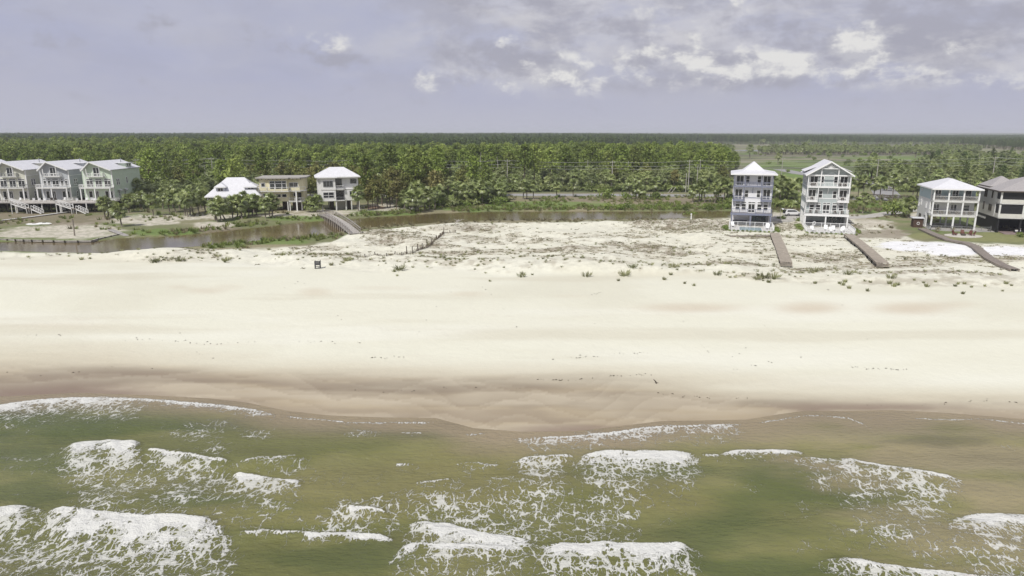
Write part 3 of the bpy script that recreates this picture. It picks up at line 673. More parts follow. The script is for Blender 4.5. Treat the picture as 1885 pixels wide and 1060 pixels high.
def bush_meshes(seed, n=260, w=1.5, h=1.4, mat_=None, leaf=.16):
    r = np.random.default_rng(seed); cr = MB(); st = MB()
    lobes = [(r.normal() * w * .4, r.normal() * w * .4, h * r.uniform(.3, .7), r.uniform(.4, .7) * w) for _ in range(7)]
    for i in range(n):
        lx, ly, lz, lr = lobes[r.integers(7)]; v = r.normal(size=3); v /= np.linalg.norm(v)
        c = np.array([lx, ly, lz]) + v * lr * r.uniform(.6, 1.0) * np.array([1, 1, .75]); c[2] = max(c[2], .05)
        rq(cr, c, r.uniform(.6, 1.2) * leaf, r)
    for k in range(5): st.tube([(0, 0, 0), (r.normal() * .3, r.normal() * .3, h * .6)], [.04, .015], 4)
    return st.mesh('stem', B_pine), cr.mesh('crown', mat_ or F_bush)
def tuft_mesh(seed, n, h, w, lean, mat_, name='blades'):
    r = np.random.default_rng(seed); m = MB()
    for i in range(n):
        a = r.uniform(0, 6.283); b = np.array([math.cos(a), math.sin(a), 0]) * r.uniform(0, w); ln = lean * r.uniform(.3, 1.2); hh = h * r.uniform(.5, 1.1)
        t_ = b + np.array([math.cos(a) * ln, math.sin(a) * ln, hh]); s_ = np.array([-math.sin(a), math.cos(a), 0]) * .05
        m.poly([b - s_, b + s_, (b + t_) / 2 + s_ * .8 + np.array([0, 0, hh * .12]), t_])
    return m.mesh(name, mat_)

KIND = {}
def make_tree(kind, cat, tme, cme, tn='trunk', cn='crown'):
    KIND[kind] = (cat, tme, cme, tn, cn)
for i in range(4): make_tree('pine%d' % i, 'pine_tree', *pine_meshes(20 + i, 15, 44 + 4 * i, F_pine, .95 + .1 * i))
for i in range(2): make_tree('brown%d' % i, 'pine_tree', *pine_meshes(40 + i, 11, 42, F_pineb, .85))
for i in range(3): make_tree('dark%d' % i, 'pine_tree', *pine_meshes(50 + i, 17, 40, F_dark, .95))
for i in range(4): make_tree('palm%d' % i, 'palm_tree', *palm_meshes(60 + i, 3.7 + .55 * i, 28))
for i in range(3): make_tree('bush%d' % i, 'shrub', *bush_meshes(80 + i), 'stem', 'crown')
_p = MB(); _r = np.random.default_rng(4)
for i in range(20): frond_geo(_p, (_r.normal() * .5, _r.normal() * .5, .1), i * 2.4, R(20 + 60 * _r.random()), _r.uniform(.8, 1.3), _r, 7)
make_tree('palmetto', 'palmetto', MB().tube([(-.4, 0, .05), (.4, 0, .25)], [.12, .1], 6).mesh('stem', B_palm), _p.mesh('crown', F_palm), 'stem', 'crown')
_src = {}
def place_tree(kind, x, y, z, rz, sc, label=None, group=None, name=None):
    cat, tme, cme, tn, cn = KIND[kind]
    o = bpy.data.objects.new(name or cat, None); o.empty_display_size = .5; C.objects.link(o)
    o.location = (x, y, z); o.rotation_euler = (0, 0, rz); o.scale = (sc, sc, sc) if not isinstance(sc, tuple) else sc
    a = bpy.data.objects.new(tn, tme); C.objects.link(a); a.parent = o
    b = bpy.data.objects.new(cn, cme); C.objects.link(b); b.parent = o
    if kind not in _src: _src[kind] = (a, b)
    tag(o, label, cat.replace('_', ' '), group)
    return o
def frond_palm(x, y, z, H, seed, label, group=None, cs=1.0, dense=24):
    """a near palm whose fan leaves are separate objects"""
    r = np.random.default_rng(seed)
    o = thing('palm_tree', label, 'palm tree', (x, y, z), r.uniform(0, 6.28), group); H = H * .86
    t_, top = palm_trunk(seed, H); link(bpy.data.objects.new('trunk', t_), o)
    for (a, e, L) in frond_set(seed, dense):
        f = bpy.data.objects.new('frond', ME_frond); C.objects.link(f); f.parent = o
        f.location = top; f.rotation_euler = (r.normal() * .25, -e, a); f.scale = (L * cs,) * 3
    sk = MB()
    for i in range(5): frond_geo(sk, (top[0], top[1], top[2] - .15), i * 1.3, R(-66), .65 * cs, r, 5)
    sk.build('dead_frond_skirt', F_dead, o)
    return o

def scatter(name, pts, rots, scls, kinds, sources, **tg):
    """many alike plants nobody could count: one object of instanced copies"""
    me = bpy.data.meshes.new(name); me.vertices.add(len(pts)); me.vertices.foreach_set('co', np.asarray(pts, np.float32).ravel())
    setf(me, 'rot', rots); setf(me, 'scl', scls)
    a = me.attributes.new('kind', 'INT', 'POINT'); a.data.foreach_set('value', np.asarray(kinds, np.int32))
    o = link(bpy.data.objects.new(name, me)); md = o.modifiers.new('scatter', 'NODES')
    g = bpy.data.node_groups.new(name, 'GeometryNodeTree'); md.node_group = g
    g.interface.new_socket('Geometry', in_out='INPUT', socket_type='NodeSocketGeometry'); g.interface.new_socket('Geometry', in_out='OUTPUT', socket_type='NodeSocketGeometry')
    gi = g.nodes.new('NodeGroupInput'); go = g.nodes.new('NodeGroupOutput'); jo = g.nodes.new('GeometryNodeJoinGeometry')
    def na_(nm, ty):
        n = g.nodes.new('GeometryNodeInputNamedAttribute'); n.data_type = ty; n.inputs[0].default_value = nm; return n.outputs[0]
    ro, sc, kd = na_('rot', 'FLOAT'), na_('scl', 'FLOAT'), na_('kind', 'INT')
    cx = g.nodes.new('ShaderNodeCombineXYZ'); g.links.new(ro, cx.inputs[2])
    for k, objs in enumerate(sources):
        ip = g.nodes.new('GeometryNodeInstanceOnPoints'); g.links.new(gi.outputs[0], ip.inputs['Points'])
        cmp_ = g.nodes.new('FunctionNodeCompare'); cmp_.data_type = 'INT'; cmp_.operation = 'EQUAL'
        ins = [s for s in cmp_.inputs if s.type == 'INT']; g.links.new(kd, ins[0]); ins[1].default_value = k
        g.links.new(cmp_.outputs[0], ip.inputs['Selection']); g.links.new(cx.outputs[0], ip.inputs['Rotation']); g.links.new(sc, ip.inputs['Scale'])
        j2 = g.nodes.new('GeometryNodeJoinGeometry')
        for ob in objs:
            oi = g.nodes.new('GeometryNodeObjectInfo'); oi.inputs[0].default_value = ob; g.links.new(oi.outputs['Geometry'], j2.inputs[0])
        g.links.new(j2.outputs[0], ip.inputs['Instance']); g.links.new(ip.outputs[0], jo.inputs[0])
    g.links.new(jo.outputs[0], go.inputs[0])
    return tag(o, kind='stuff', **tg)
def jitter(x0, x1, y0, y1, s):
    gx, gy = np.meshgrid(np.arange(x0, x1, s), np.arange(y0, y1, s)); gx = gx.ravel() + rng.uniform(-.48, .48, gx.size) * s; gy = gy.ravel() + rng.uniform(-.48, .48, gy.size) * s
    return gx, gy

# ---- woods: where each kind grows
cx_, cy_ = [], []
for (a, b, s) in ((225, 600, 4.6), (600, 1000, 5.6), (1000, 1700, 8.0), (1700, 3000, 12.0)):
    gx, gy = jitter(-.92 * b, .92 * b, a, b, s); k = np.abs(gx) < gy * .84 + 12; cx_.append(gx[k]); cy_.append(gy[k])
wx, wy = np.concatenate(cx_), np.concatenate(cy_)
wz = np.full(len(wx), 1.4); wP, wQ = PQ(wx, wy, wz)
nz1 = fbm(wx, wy, 40, 3, 5); nz2 = fbm(wx, wy, 14, 3, 8); jP = wP + (nz1 - .5) * 60
leftw = (jP < 560)
pf = (jP < 1338) & (wQ > 300) & (wQ < 338)
pf |= (jP < 560) & (wQ <= 300) & (wQ > 285)
dk_ = (jP < 1100) & (wQ < 293) & ~pf
dk_ |= (jP >= 1100) & (jP < 1250) & (wQ < 279)
dk_ |= (jP >= 1250) & (wQ < 266 + np.clip((jP - 1700) * .06, 0, 12))
pm = (jP > 270) & (wP < 1335) & (wQ >= 336) & (wQ < 352)
pm |= (jP > 275) & (wP < 470) & (wQ >= 336) & (wQ < 381)
pm |= (jP > 560) & (wP < 585) & (wQ >= 336) & (wQ < 365)
pm |= (wP > 672) & (wP < 925) & (wQ >= 350) & (wQ < 379 - np.maximum(0, (wP - 800)) * .04)
pm |= (wP > 470) & (wP < 690) & (wQ >= 345) & (wQ < 368)
pm |= (wP > 1690 + (wQ - 318) * -2) & (wQ > 317) & (wQ < 352)
pm |= (wP > 1572) & (wP < 1705) & (wQ > 325) & (wQ < 336)
pm |= (wP > 1395) & (wP < 1760 + nz1 * 60) & (wQ > 278) & (wQ < 285) & (wP + (wQ - 285) * 6 > 1385)
pm |= (wP > 1250) & (wP < 1350) & (wQ > 280) & (wQ < 288) & (nz2 > .45)
pm |= (wP > 1720) & (wQ > 297) & (wQ < 318) & (nz2 > .53)
pm |= (wP > 1700) & (wP < 1800) & (wQ > 300) & (wQ < 310) & (nz2 > .5)
pm |= (wP < 200) & (wQ > 336) & (wQ < 350)
keep = (pf | dk_ | pm)
u = rng.random(len(wx))
# kinds 0-3 pine, 4-5 brown, 6-8 dark, 9-12 palm, 13-15 bush
kd = np.where(pm, 9 + rng.integers(0, 4, len(wx)), np.where(dk_, 6 + rng.integers(0, 3, len(wx)), rng.integers(0, 4, len(wx))))
kd = np.where(pm & (wQ > 345) & (u < .05), 4, kd)
kd = np.where((wP > 672) & (wP < 850) & (wQ > 350) & (u < .3), 4 + (u * 100 % 2).astype(int), kd)
kd = np.where((wP > 470) & (wP < 690) & (wQ > 345) & (u < .4), 4 + (u * 100 % 2).astype(int), kd)
kd = np.where(pm & (wP < 1340) & (wQ > 300) & (u > .94), rng.integers(0, 4, len(wx)), kd)
kd = np.where(pm & (wP > 1690) & (wQ > 297) & (u < .06), 6, kd)
kd = np.where(pf & (nz2 > .56) & (u < .5), 9 + rng.integers(0, 4, len(wx)), kd)
# fewer trees in the far rows where crowns merge anyway, and small gaps
keep &= ~(dk_ & (nz2 < .3) & (wQ > 262)); keep &= ~(pf & (nz2 < .27))
sc = rng.uniform(.68, 1.16, len(wx)) * (0.82 + .38 * nz1)
sc = np.where(pf & (wy < 600), sc * .86, sc); sc = np.where((kd >= 9) & (kd <= 12), rng.uniform(.8, 1.35, len(wx)), sc); sc = np.where((kd >= 9) & (kd <= 12) & (wy > 330), sc * 1.25, sc)
sc = np.where((kd == 4) | (kd == 5), rng.uniform(.7, 1.0, len(wx)), sc)
sc = np.where((kd >= 6) & (kd <= 8), sc * .86, sc); sc = np.where(wy > 1000, sc * 1.1, sc)
sc = np.where((kd >= 6) & (kd <= 8), sc * np.interp(wP, [1050, 1700], [1, .68]), sc); sc = np.where((wP > 1400) & (wQ < 330) & (kd >= 9) & (kd <= 12), sc * .85, sc)
wx, wy, wP, wQ, kd, sc = (a[keep] for a in (wx, wy, wP, wQ, kd, sc))
_ux, _uy = jitter(-330, 330, 190, 345, 2.7); _uP, _uQ = PQ(_ux, _uy, np.full(len(_ux), 1.4)); _n = fbm(_ux, _uy, 12, 3, 66)
_k = (((_uP > 275) & (_uP < 1335) & (_uQ > 337) & (_uQ < 353)) | ((_uP > 275) & (_uP < 385) & (_uQ >= 350) & (_uQ < 380) & (_n > .45)) | ((_uP > 740) & (_uP < 925) & (_uQ > 350) & (_uQ < 383 - np.maximum(0, _uP - 800) * .05)) | ((_uP > 1560) & (_uQ > 322) & (_uQ < 354) & (_uP > 1690 - (_uQ - 322) * 1)) | ((_uP > 1340) & (_uP < 1475) & (_uQ > 366) & (_uQ < 384))) & (_n > .36)
_ux, _uy, _uP, _uQ = _ux[_k], _uy[_k], _uP[_k], _uQ[_k]
_mx, _my = jitter(120, 1300, 380, 1250, 17); _mP, _mQ = PQ(_mx, _my, np.full(len(_mx), 1.4)); _k = (_mP > 1375) & (_mP < 2000) & (fbm(_mx, _my, 60, 3, 88) > .52) & (rng.random(len(_mx)) < .5); _mx, _my = _mx[_k], _my[_k]
KN = ['pine0', 'pine1', 'pine2', 'pine3', 'brown0', 'brown1', 'dark0', 'dark1', 'dark2', 'palm0', 'palm1', 'palm2', 'palm3', 'bush0', 'bush1', 'bush2', 'palmetto']
ispalm = (kd >= 9) & (kd <= 12)
inview = np.abs(wP - 942) < 950
single = np.zeros(len(wx), bool)
for sel in (ispalm & inview, ~ispalm & inview & (wy < 700)):
    idx = np.where(sel)[0]; idx = idx[np.argsort(wy[idx])][:268]; single[idx] = True
ANCH = [(140, 'behind the grey and cream townhouses'), (275, 'behind the mint townhouse'), (390, 'behind the grove by the sandy track'), (480, 'behind the white-roofed cottage'), (560, 'behind the yellow flat-roofed house'), (590, 'between the yellow and white houses'), (670, 'behind the white hip-roofed house'),
        (740, 'on the lot right of the white house'), (830, 'above the dark palm clump at the creek'), (930, 'where the road disappears'), (1000, 'behind the left roadside palms'), (1050, 'behind the small lone roadside palm'), (1140, 'behind the very dark roadside bush'), (1200, 'right of the very dark roadside bush'), (1260, 'left of the two close utility poles'),
        (1345, 'just left of the blue-trimmed house'), (1470, 'between the two four-storey houses'), (1570, 'behind the grey-green gabled house'), (1695, 'behind the guard rail'), (1800, 'behind the stilt house'), (9999, 'behind the black lattice house')]
def woods_label(k, P_, Q_, s_):
    ia = next(i_ for i_, (lim, t_) in enumerate(ANCH) if P_ < lim); an = ANCH[ia][1]; lo_ = ANCH[ia - 1][0] if ia else 0; hi_ = min(ANCH[ia][0], 1890); fr_ = (P_ - lo_) / (hi_ - lo_); sd_ = ', left' if fr_ < .33 else (', centre' if fr_ < .67 else ', right')
    big = 'small ' if s_ < .9 else ('large ' if s_ > 1.15 else '')
    row = ', front row' if Q_ > 349 else (', middle row' if Q_ > 343 else ', rear row')
    if k.startswith('palm'): return big + 'fan palm ' + an + row + sd_, 'fan palms ' + an
    if k.startswith('brown'): return big + 'rust-tinged pine ' + an + row + sd_, 'rust-tinged pines ' + an
    if k.startswith('dark'): return big + 'dark green pine ' + an + row + sd_, 'dark pines ' + an
    return big + 'bright green pine ' + an + sd_ + ' side', 'bright pines ' + an
for i in np.where(single)[0]:
    k = KN[kd[i]]; l, g = woods_label(k, wP[i], wQ[i], sc[i])
    place_tree(k, wx[i], wy[i], gz(wx[i], wy[i]) - .05, rng.uniform(0, 6.28), sc[i], l, g)
xq, yq, zq = on(1603, 372); place_tree('palmetto', xq, yq, zq, 0, 1.0, 'low trunkless palmetto before the guard rail right of the grey-green house')
for j, k in enumerate(KN):
    if k not in _src and k.startswith('dark'):
        i = int(np.where(kd == j)[0][np.argmin(wy[kd == j])]); single[i] = True
        place_tree(k, wx[i], wy[i], 1.4, 0, sc[i], 'dark pine at the near edge of the tall dark wood behind the bright green wood', 'dark pines at the edge of the far wood')
# shrubs along the far bank of the creek and by the drives: countable
SHR = [(1009, 383, 1.2, 'low green shrub on the far creek bank'), (1040, 385, 1.), (1075, 381, 1.1), (1118, 384, 1.3), (1143, 386, 1.2), (1152, 384, 1.5), (1186, 384, 1.1), (1195, 386, 1.), (1224, 387, .9), (1262, 386, 1.2), (1300, 385, 1.3), (1309, 386, 1.2), (1325, 384, 1.1), (860, 381, 1.1), (915, 378, 1.2), (985, 384, .9), (1340, 384, 1.1)]
for i, s_ in enumerate(SHR):
    x, y, z = on(s_[0], s_[1]); place_tree('bush%d' % (i % 3), x, y, z - .05, i, s_[2], 'bright green shrub growing on the grassy far bank of the creek', 'shrubs on the far creek bank')
BIG = [(1115, 364.5, 2.6, 'very dark rounded bush standing alone beside the road'), (1645, 397, 2.6, 'large rounded palmetto bush between the drive and the gabled house'), (211, 401.5, 1.0, 'small dark bush between the palms by the townhouses'),
       (1434, 402.5, .55, 'small round shrub at the left of the parking apron'), (1441, 403.5, .7, 'low mound shrub beside the driveway in front of the white car'), (1470, 407, .8, 'shrub at the drive corner beside the grey-green house'),
       (1275, 400, 1.3, 'bushy dark shrub by the white post at the water edge'), (1360, 391.5, .9, 'shrub behind the left side of the tall blue-trimmed house'), (1207, 366, 2.0, 'dark bush under the palm at the road edge'), (1878, 436, .8, 'low dark juniper on the lawn at the far right'),
       (1150, 367, 1.6, 'dark bush left of the roadside palm clump'), (1330, 374, 1.5, 'bush under the palms left of the tall blue-trimmed house'), (1820, 416, .5, 'small plant beside the black fence')]
for i, (a, b, s_, l) in enumerate(BIG):
    x, y, z = on(a, b); place_tree('bush%d' % (i % 3), x, y, z - .05, i * 1.3, s_, l)
rest = ~single
far_src = [_src[k] for k in KN if k in _src]; kmap = {KN.index(k): n for n, k in enumerate([k for k in KN if k in _src])}
kk = np.array([kmap.get(int(v), 0) for v in kd])
sel = rest & (wy < 1000)
ptz = np.array([gz(a, b) if b < 330 else 1.4 for a, b in zip(wx[sel], wy[sel])])
_uk = np.where(rng.random(len(_ux)) < .7, kmap[16], kmap[13]); _uz = np.array([gz(a, b) for a, b in zip(_ux, _uy)])
scatter('woodland', np.concatenate([np.stack([wx[sel], wy[sel], ptz], -1), np.stack([_ux, _uy, _uz], -1)]), rng.uniform(0, 6.28, sel.sum() + len(_ux)), np.concatenate([sc[sel], rng.uniform(1.0, 1.9, len(_ux))]), np.concatenate([kk[sel], _uk]), far_src, label='mixed pine and palm wood filling the land behind the houses', cat='woodland')
sel = rest & (wy >= 1000)
scatter('distant_woodland', np.stack([wx[sel], wy[sel], np.full(sel.sum(), 1.4)], -1), rng.uniform(0, 6.28, sel.sum()), sc[sel], kk[sel], far_src, label='far pine forest running to the horizon', cat='forest')
scatter('marsh_scrub', np.stack([_mx, _my, np.full(len(_mx), 1.4)], -1), rng.uniform(0, 6.28, len(_mx)), rng.uniform(.9, 2.2, len(_mx)), np.where(rng.random(len(_mx)) < .8, kmap[14], kmap[10]), far_src, label='scattered dark scrub and low palms dotted over the marsh', cat='scrub')
# ---- the forest canopy beyond the trees one can tell apart
yr = np.concatenate([np.arange(1380, 2200, 7), np.arange(2200, 4000, 22), np.geomspace(4000, 28000, 60)]); ur = np.linspace(-1.3, 1.3, 620)
A, U = np.meshgrid(yr, ur, indexing='ij'); X = (A * U).ravel(); A = A.ravel()
Z = 7.0 + 5.5 * fbm(X, A, 16, 3, 3) + 7 * (fbm(X, A, 800, 3, 9) - .45) * sstep(2500, 5000, A); Z = np.where(A < 1450, Z - 12 * sstep(1450, 1380, A), Z)
Z += np.where((A > 6000), 4 * (fbm(X, A * .2, 300, 4, 19) - .5), 0)
can = npmesh('distant_canopy', np.stack([X, A, Z], -1), gridfaces(len(yr), len(ur)), mat('canopy_green', (0.10, 0.13, 0.045), .9, .4, .02, .0, col2=(0.06, 0.085, 0.032)), False)
tag(link(bpy.data.objects.new('distant_canopy', can)), 'hazy green tree canopy along the horizon', 'forest', kind='stuff')

# ---- near palms and pines one can point at: (pixel x, pixel y of the foot, height, label)
NEARP = [
 (194, 402.5, 4.9, 'left palm of the pair standing on sand right of the mint townhouse'), (198.7, 402, 4.6, 'right palm of the touching pair by the mint townhouse'),
 (224.5, 417, 4.6, 'lone palm on the open sand nearest the creek on the left'), (282.6, 397, 4.9, 'slim palm on the sandy track between the townhouses and the grove'),
 (237, 391, 4.2, 'palm hugging the right corner of the mint townhouse'), (262, 384, 4.0, 'full-crowned palm behind the sandy track by the mint townhouse'), (258, 378, 7.2, 'tall browning palm against the mint townhouse wall'), (247, 383, 3.2, 'low palm below the awnings of the mint townhouse'),
 (312.5, 391, 5.0, None), (324, 391, 5.2, None), (331, 387, 5.5, None), (341, 397, 5.6, None), (346, 399, 5.2, None), (350, 395, 5.4, None), (356, 395, 5.0, None), (365.5, 391, 5.4, None), (372, 386, 5.5, None), (378.5, 389, 5.2, None), (300, 384, 5, None), (318, 381, 5.6, None), (352, 383, 6, None),
 (396, 406, 4.4, 'leftmost palm of the clump in front of the white-roofed cottage'), (401, 409, 4.1, 'front palm of the clump before the white-roofed cottage'), (408, 406, 4.7, None), (415, 404, 4.3, None), (428, 401, 4.6, None), (437, 400, 5.2, None), (445.5, 402, 4.6, None), (451, 397, 5.8, None), (458, 398, 4.6, None), (464, 396, 4.8, None), (473, 396, 4.6, None),
 (489, 402, 4.4, 'left palm before the yellow flat-roofed house'), (501, 398, 4.9, 'right palm before the yellow flat-roofed house'), (497, 399, 4.4, 'palm squeezed between the two in front of the yellow house'),
 (571, 390, 2.9, 'short palm with a pale trunk left of the white house'), (580, 390.5, 2.6, 'shorter pale-trunked palm at the left foot of the white house'), (584, 389.5, 3.2, None),
 (659.5, 388.5, 6.2, 'palm growing against the right front corner of the white house'),
 (756, 391.5, 4.8, None), (764, 390, 5.4, None), (772, 391, 4.6, None), (782, 387, 6.2, None), (790, 387, 5, None), (801, 383, 5.2, None), (768, 383, 7, None), (743, 386, 5, None), (811, 380, 5.4, None),
 (838, 376, 6.0, None), (855, 377, 5.2, None), (869, 377.5, 5.5, None), (888, 376, 6.2, None), (898, 374, 6, None), (908, 372, 5.6, None), (878, 373, 6.6, None),
 (963, 366.5, 5.4, 'left palm of the roadside pair near the middle'), (970, 366, 4.8, None), (982, 366, 5.2, 'right palm of the roadside group near the middle'), (1026, 363.5, 4.4, 'small lone palm at the near edge of the road'), (1055, 363, 5.2, 'round-headed palm alone on the near road edge'),
 (1157, 366, 5.6, 'tallest palm of the roadside clump right of the dark bush'), (1171, 366, 4.0, None), (1183, 367, 3.6, None), (1207, 364.5, 6.2, 'big palm over a dark bush on the roadside'), (1275, 372, 4.8, 'left slim palm of the group before the tall blue-trimmed house'), (1287, 371.5, 5.8, None), (1292, 371, 6.2, None), (1297, 372, 5.6, None), (1315, 374, 5.6, None), (1321, 373, 6.4, None), (1330, 374.5, 6.8, None), (1339, 373, 7.2, None),
 (1425, 378, 7.5, None), (1432, 381, 7.0, None), (1441, 380, 7.6, None), (1449, 378, 7.2, None), (1458, 380, 6.4, None), (1464, 377, 7.6, None),(1421, 374, 8.2, None), (1437, 374, 8.4, None),
 (1563, 366, 6.2, 'palm just right of the grey-green gabled house'), (1579, 365, 6.8, None), (1588, 366, 7.0, None), (1607, 368, 6.6, None), (1587.5, 393, 5.0, 'young tree-like palm on twin trunks right of the grey-green house'), (1620, 370.5, 7.2, 'dense palm standing before the guard rail'), (1643, 367, 7.8, 'tall slim-trunked palm at the guard rail'), (1677, 370.5, 6.9, 'palm at the guard rail left of the gabled white house'), (1686, 369, 6, None),
 (1662, 397, 3.6, None), (1672, 401.5, 4.3, 'small palm with bare trunk at the back corner of the white hip-roofed house on stilts'),
 (1819.5, 415.5, 5.6, 'lone palm with grey trunk before the black lattice fence'), (1797, 400, 8.0, 'tall palm between the two right-hand houses'), (1790, 396, 5, None),
]
for i, (a, b, h, l) in enumerate(NEARP):
    x, y, z = on(a, b); g = None
    if l is None:
        if a < 390: l, g = 'palm in the shady grove between the sandy track and the cottage', 'palms in the grove by the sandy track'
        elif a < 480: l, g = 'palm in the clump in front of the white-roofed cottage', 'palms before the cottage'
        elif a < 700: l, g = 'short pale-trunked palm beside the white house by the footbridge', 'palms beside the white house'
        elif a < 830: l, g = 'palm in the dark clump overhanging the far bank of the creek', 'palms overhanging the creek'
        elif a < 930: l, g = 'palm at the front of the belt where the road disappears', 'palms in front of the belt'
        elif a < 1250: l, g = 'palm in the roadside clumps along the near edge of the road', 'roadside palms'
        elif a < 1345: l, g = 'palm in the group left of the tall blue-trimmed house', 'palms left of the blue-trimmed house'
        elif a < 1470: l, g = 'palm in the tall thicket between the two four-storey houses', 'palms between the four-storey houses'
        elif a < 1780: l, g = 'palm between the grey-green house and the guard rail', 'palms by the guard rail'
        else: l, g = 'palm between the two right-hand houses', 'palms between the right-hand houses'
    frond_palm(x, y, z - .05, h, 300 + i, l, g, 1.12 + .1 * math.sin(i * 3.1) + (.15 if h > 6 else 0), 22)
NEARPINE = [(561, 372, .62), (566, 370, .7), (571, 371, .66), (678, 386, .62), (686.5, 385, .75), (691, 385, .7), (696, 384, .74), (713, 382, .72), (718, 382, .7), (730, 385, .8), (704, 378, .8), (741, 380, .8), (750, 376, .85), (722, 374, .9), (548, 366, .8)]
for i, (a, b, s_) in enumerate(NEARPINE):
    x, y, z = on(a, b)
    if a < 600: l, g = 'brown-tinged pine between the yellow house and the white house', 'brown-tinged pines between the houses'
    else: l, g = 'brown-tinged pine on the lot right of the white hip-roofed house', 'brown-tinged pines right of the white house'
    place_tree('brown%d' % (i % 2), x, y, z - .05, i * 1.1, s_, l, g)
# ---- bare dead snags standing over the wood edge
SN = [(372, 300, 338, .12), (403, 297, 338), (411, 303, 338), (428, 300, 336), (440, 299, 335), (475, 299, 334), (493, 300, 338), (518, 308, 338), (860, 296, 335), (885, 282, 335), (917, 290, 338), (823, 303, 336), (978, 296, 334), (1000, 293, 333), (1018, 294, 334), (1031, 302, 336), (1116, 288, 336), (1132, 290, 334), (1182, 300, 338), (1233, 304, 337), (1740, 272, 286), (1755, 268, 284), (1800, 283, 309), (1825, 292, 312), (1837, 290, 312), (1647, 268, 284), (1310, 274, 287), (1318, 276, 287), (1326, 275, 287)]
for i, s_ in enumerate(SN):
    x, y, z = on(s_[0], s_[2]); Hh = (s_[2] - s_[1]) / FPX * y * 1.02
    r = np.random.default_rng(900 + i); o = thing('dead_tree', 'bare grey dead trunk standing at the edge of the wood behind the power line' if s_[0] < 1300 else 'bare grey dead trunk standing in the marsh on the right', 'dead tree', (x, y, z), 0, 'dead trunks at the wood edge' if s_[0] < 1300 else 'dead trunks in the marsh')
    m = MB().tube([(0, 0, 0), (r.normal() * .15, 0, Hh * .5), (r.normal() * .3, 0, Hh)], [.2, .15, .05], 6); m.build('trunk', M_bleach, o)
    m = MB()
    for k in range(3):
        f = r.uniform(.5, .92); dx = r.normal() * 1.0; m.tube([(0, 0, Hh * f), (dx, r.normal() * .5, Hh * f + abs(dx) * .8)], [.06, .02], 4)
    m.build('branch', M_bleach, o)

# ---- ground cover
grass_src = []
def source(name, me, x, y, z, label, cat):
    o = link(bpy.data.objects.new(name, me)); o.location = (x, y, z); return tag(o, label, cat)
t_green = source('grass_tuft', tuft_mesh(1, 26, .75, .4, .35, F_grass), *on(300, 428), 'tuft of green grass on the far bank of the creek at left', 'grass')
t_reed = source('reed_tuft', tuft_mesh(2, 26, .7, .4, .3, F_reed), *on(790, 409), 'tuft of dull reeds at the near edge of the creek', 'reeds')
t_dune = source('dune_grass_tuft', tuft_mesh(3, 24, .62, .32, .4, F_dune), *on(495, 462), 'bushy grass tuft alone on the bare sand near the footbridge', 'grass')
vm = MB(); r = np.random.default_rng(5)
for i in range(16):
    a = r.uniform(0, 6.28); b = np.array([r.normal() * .5, r.normal() * .3, .03]); d = np.array([math.cos(a), math.sin(a) * .6, 0]) * r.uniform(.2, .7); n_ = np.array([-math.sin(a), math.cos(a), 0]) * .05
    vm.poly([b - n_, b + n_, b + d / 2 + n_ + np.array([0, 0, r.uniform(.08, .22)]), b + d + np.array([0, 0, .02])])
t_vine = source('runner_patch', vm.mesh('runner', F_vine), *on(905, 428), 'patch of dry brown runners on the dune', 'vine')
gx, gy = jitter(-170, 190, 108, 196, .62); z_, P_, Q_, cr_, vg_ = zones(gx, gy)
pn = fbm(gx * .45, gy, 5, 5, 60) * .6 + .4 * fbm(gx, gy, 1.1, 3, 15)
_b = tx; tP_s, tQ_s, tx_s = tP, tQ, tx
tP, tQ, tx = P_, Q_, gx; dk2 = blobmask(DARKSCRUB, fbm(gx, gy, 1.1, 3, 15), 1.3); wh2 = blobmask([(1700, 455, 78, 11), (1755, 463, 52, 11), (1850, 463, 62, 10), (1920, 465, 60, 13), (1650, 450, 30, 6)], fbm(gx, gy, 3, 4, 1), .5); tP, tQ, tx = tP_s, tQ_s, tx_s
uu = rng.random(len(gx)); dr_ = .45 + .6 * sstep(.38, .6, fbm(gx * .6, gy, 16, 3, 171))
pr_ = dr_ * vg_ * (.04 + .42 * sstep(.5, .64, pn) + .42 * dk2) * (1 - .95 * wh2) * (Q_ > curve(P_, SAND_UP) + 1)
k = (uu < pr_) & (np.abs(P_ - 942) < 1050)
front = np.exp(-((Q_ - curve(P_, VEG_LO) + 8) / 12) ** 2)
kind_ = np.where(rng.random(len(gx)) < front * .8 + .1, 0, 1)
scatter('dune_vegetation', np.stack([gx[k], gy[k], z_[k] - .02], -1), rng.uniform(0, 6.28, k.sum()), rng.uniform(.3, .8, k.sum()), kind_[k], [(t_dune,), (t_vine,)], label='brown runners and thin grass over the dunes', cat='dune plants')
gx, gy = jitter(-260, 300, 135, 300, 1.25); z_, P_, Q_, cr_, vg_ = zones(gx, gy); n_ = fbm(gx, gy, 9, 4, 77)
band = (cr_ < .05) & (Q_ < curve(P_, SAND_UP)) & (Q_ > 361) & (np.abs(P_ - 942) < 1000)
strip = sstep(9, 1, np.abs(Q_ - curve(P_, CR_UP) + 3)) + sstep(5, 0, np.abs(Q_ - curve(P_, CR_LO) - 2)) * .7 + (P_ > 900) * (Q_ < 388) * .4 + ((P_ > 380) & (P_ < 620) & (Q_ > 430)) * .5 + .3 * sstep(.45, .6, fbm(gx, gy, 6, 3, 55)) * (Q_ < 440)
sx_, sy_ = tP, tQ
k = band & (rng.random(len(gx)) < strip * .75 * sstep(.3, .55, n_)) & ~((P_ < 236) & (Q_ > 425)) & ~((P_ > 585) & (P_ < 655) & (Q_ < 396))
kind_ = np.where((Q_ > curve(P_, CR_LO)) & (P_ > 620), 1, np.where(rng.random(len(gx)) < .25, 1, 0))
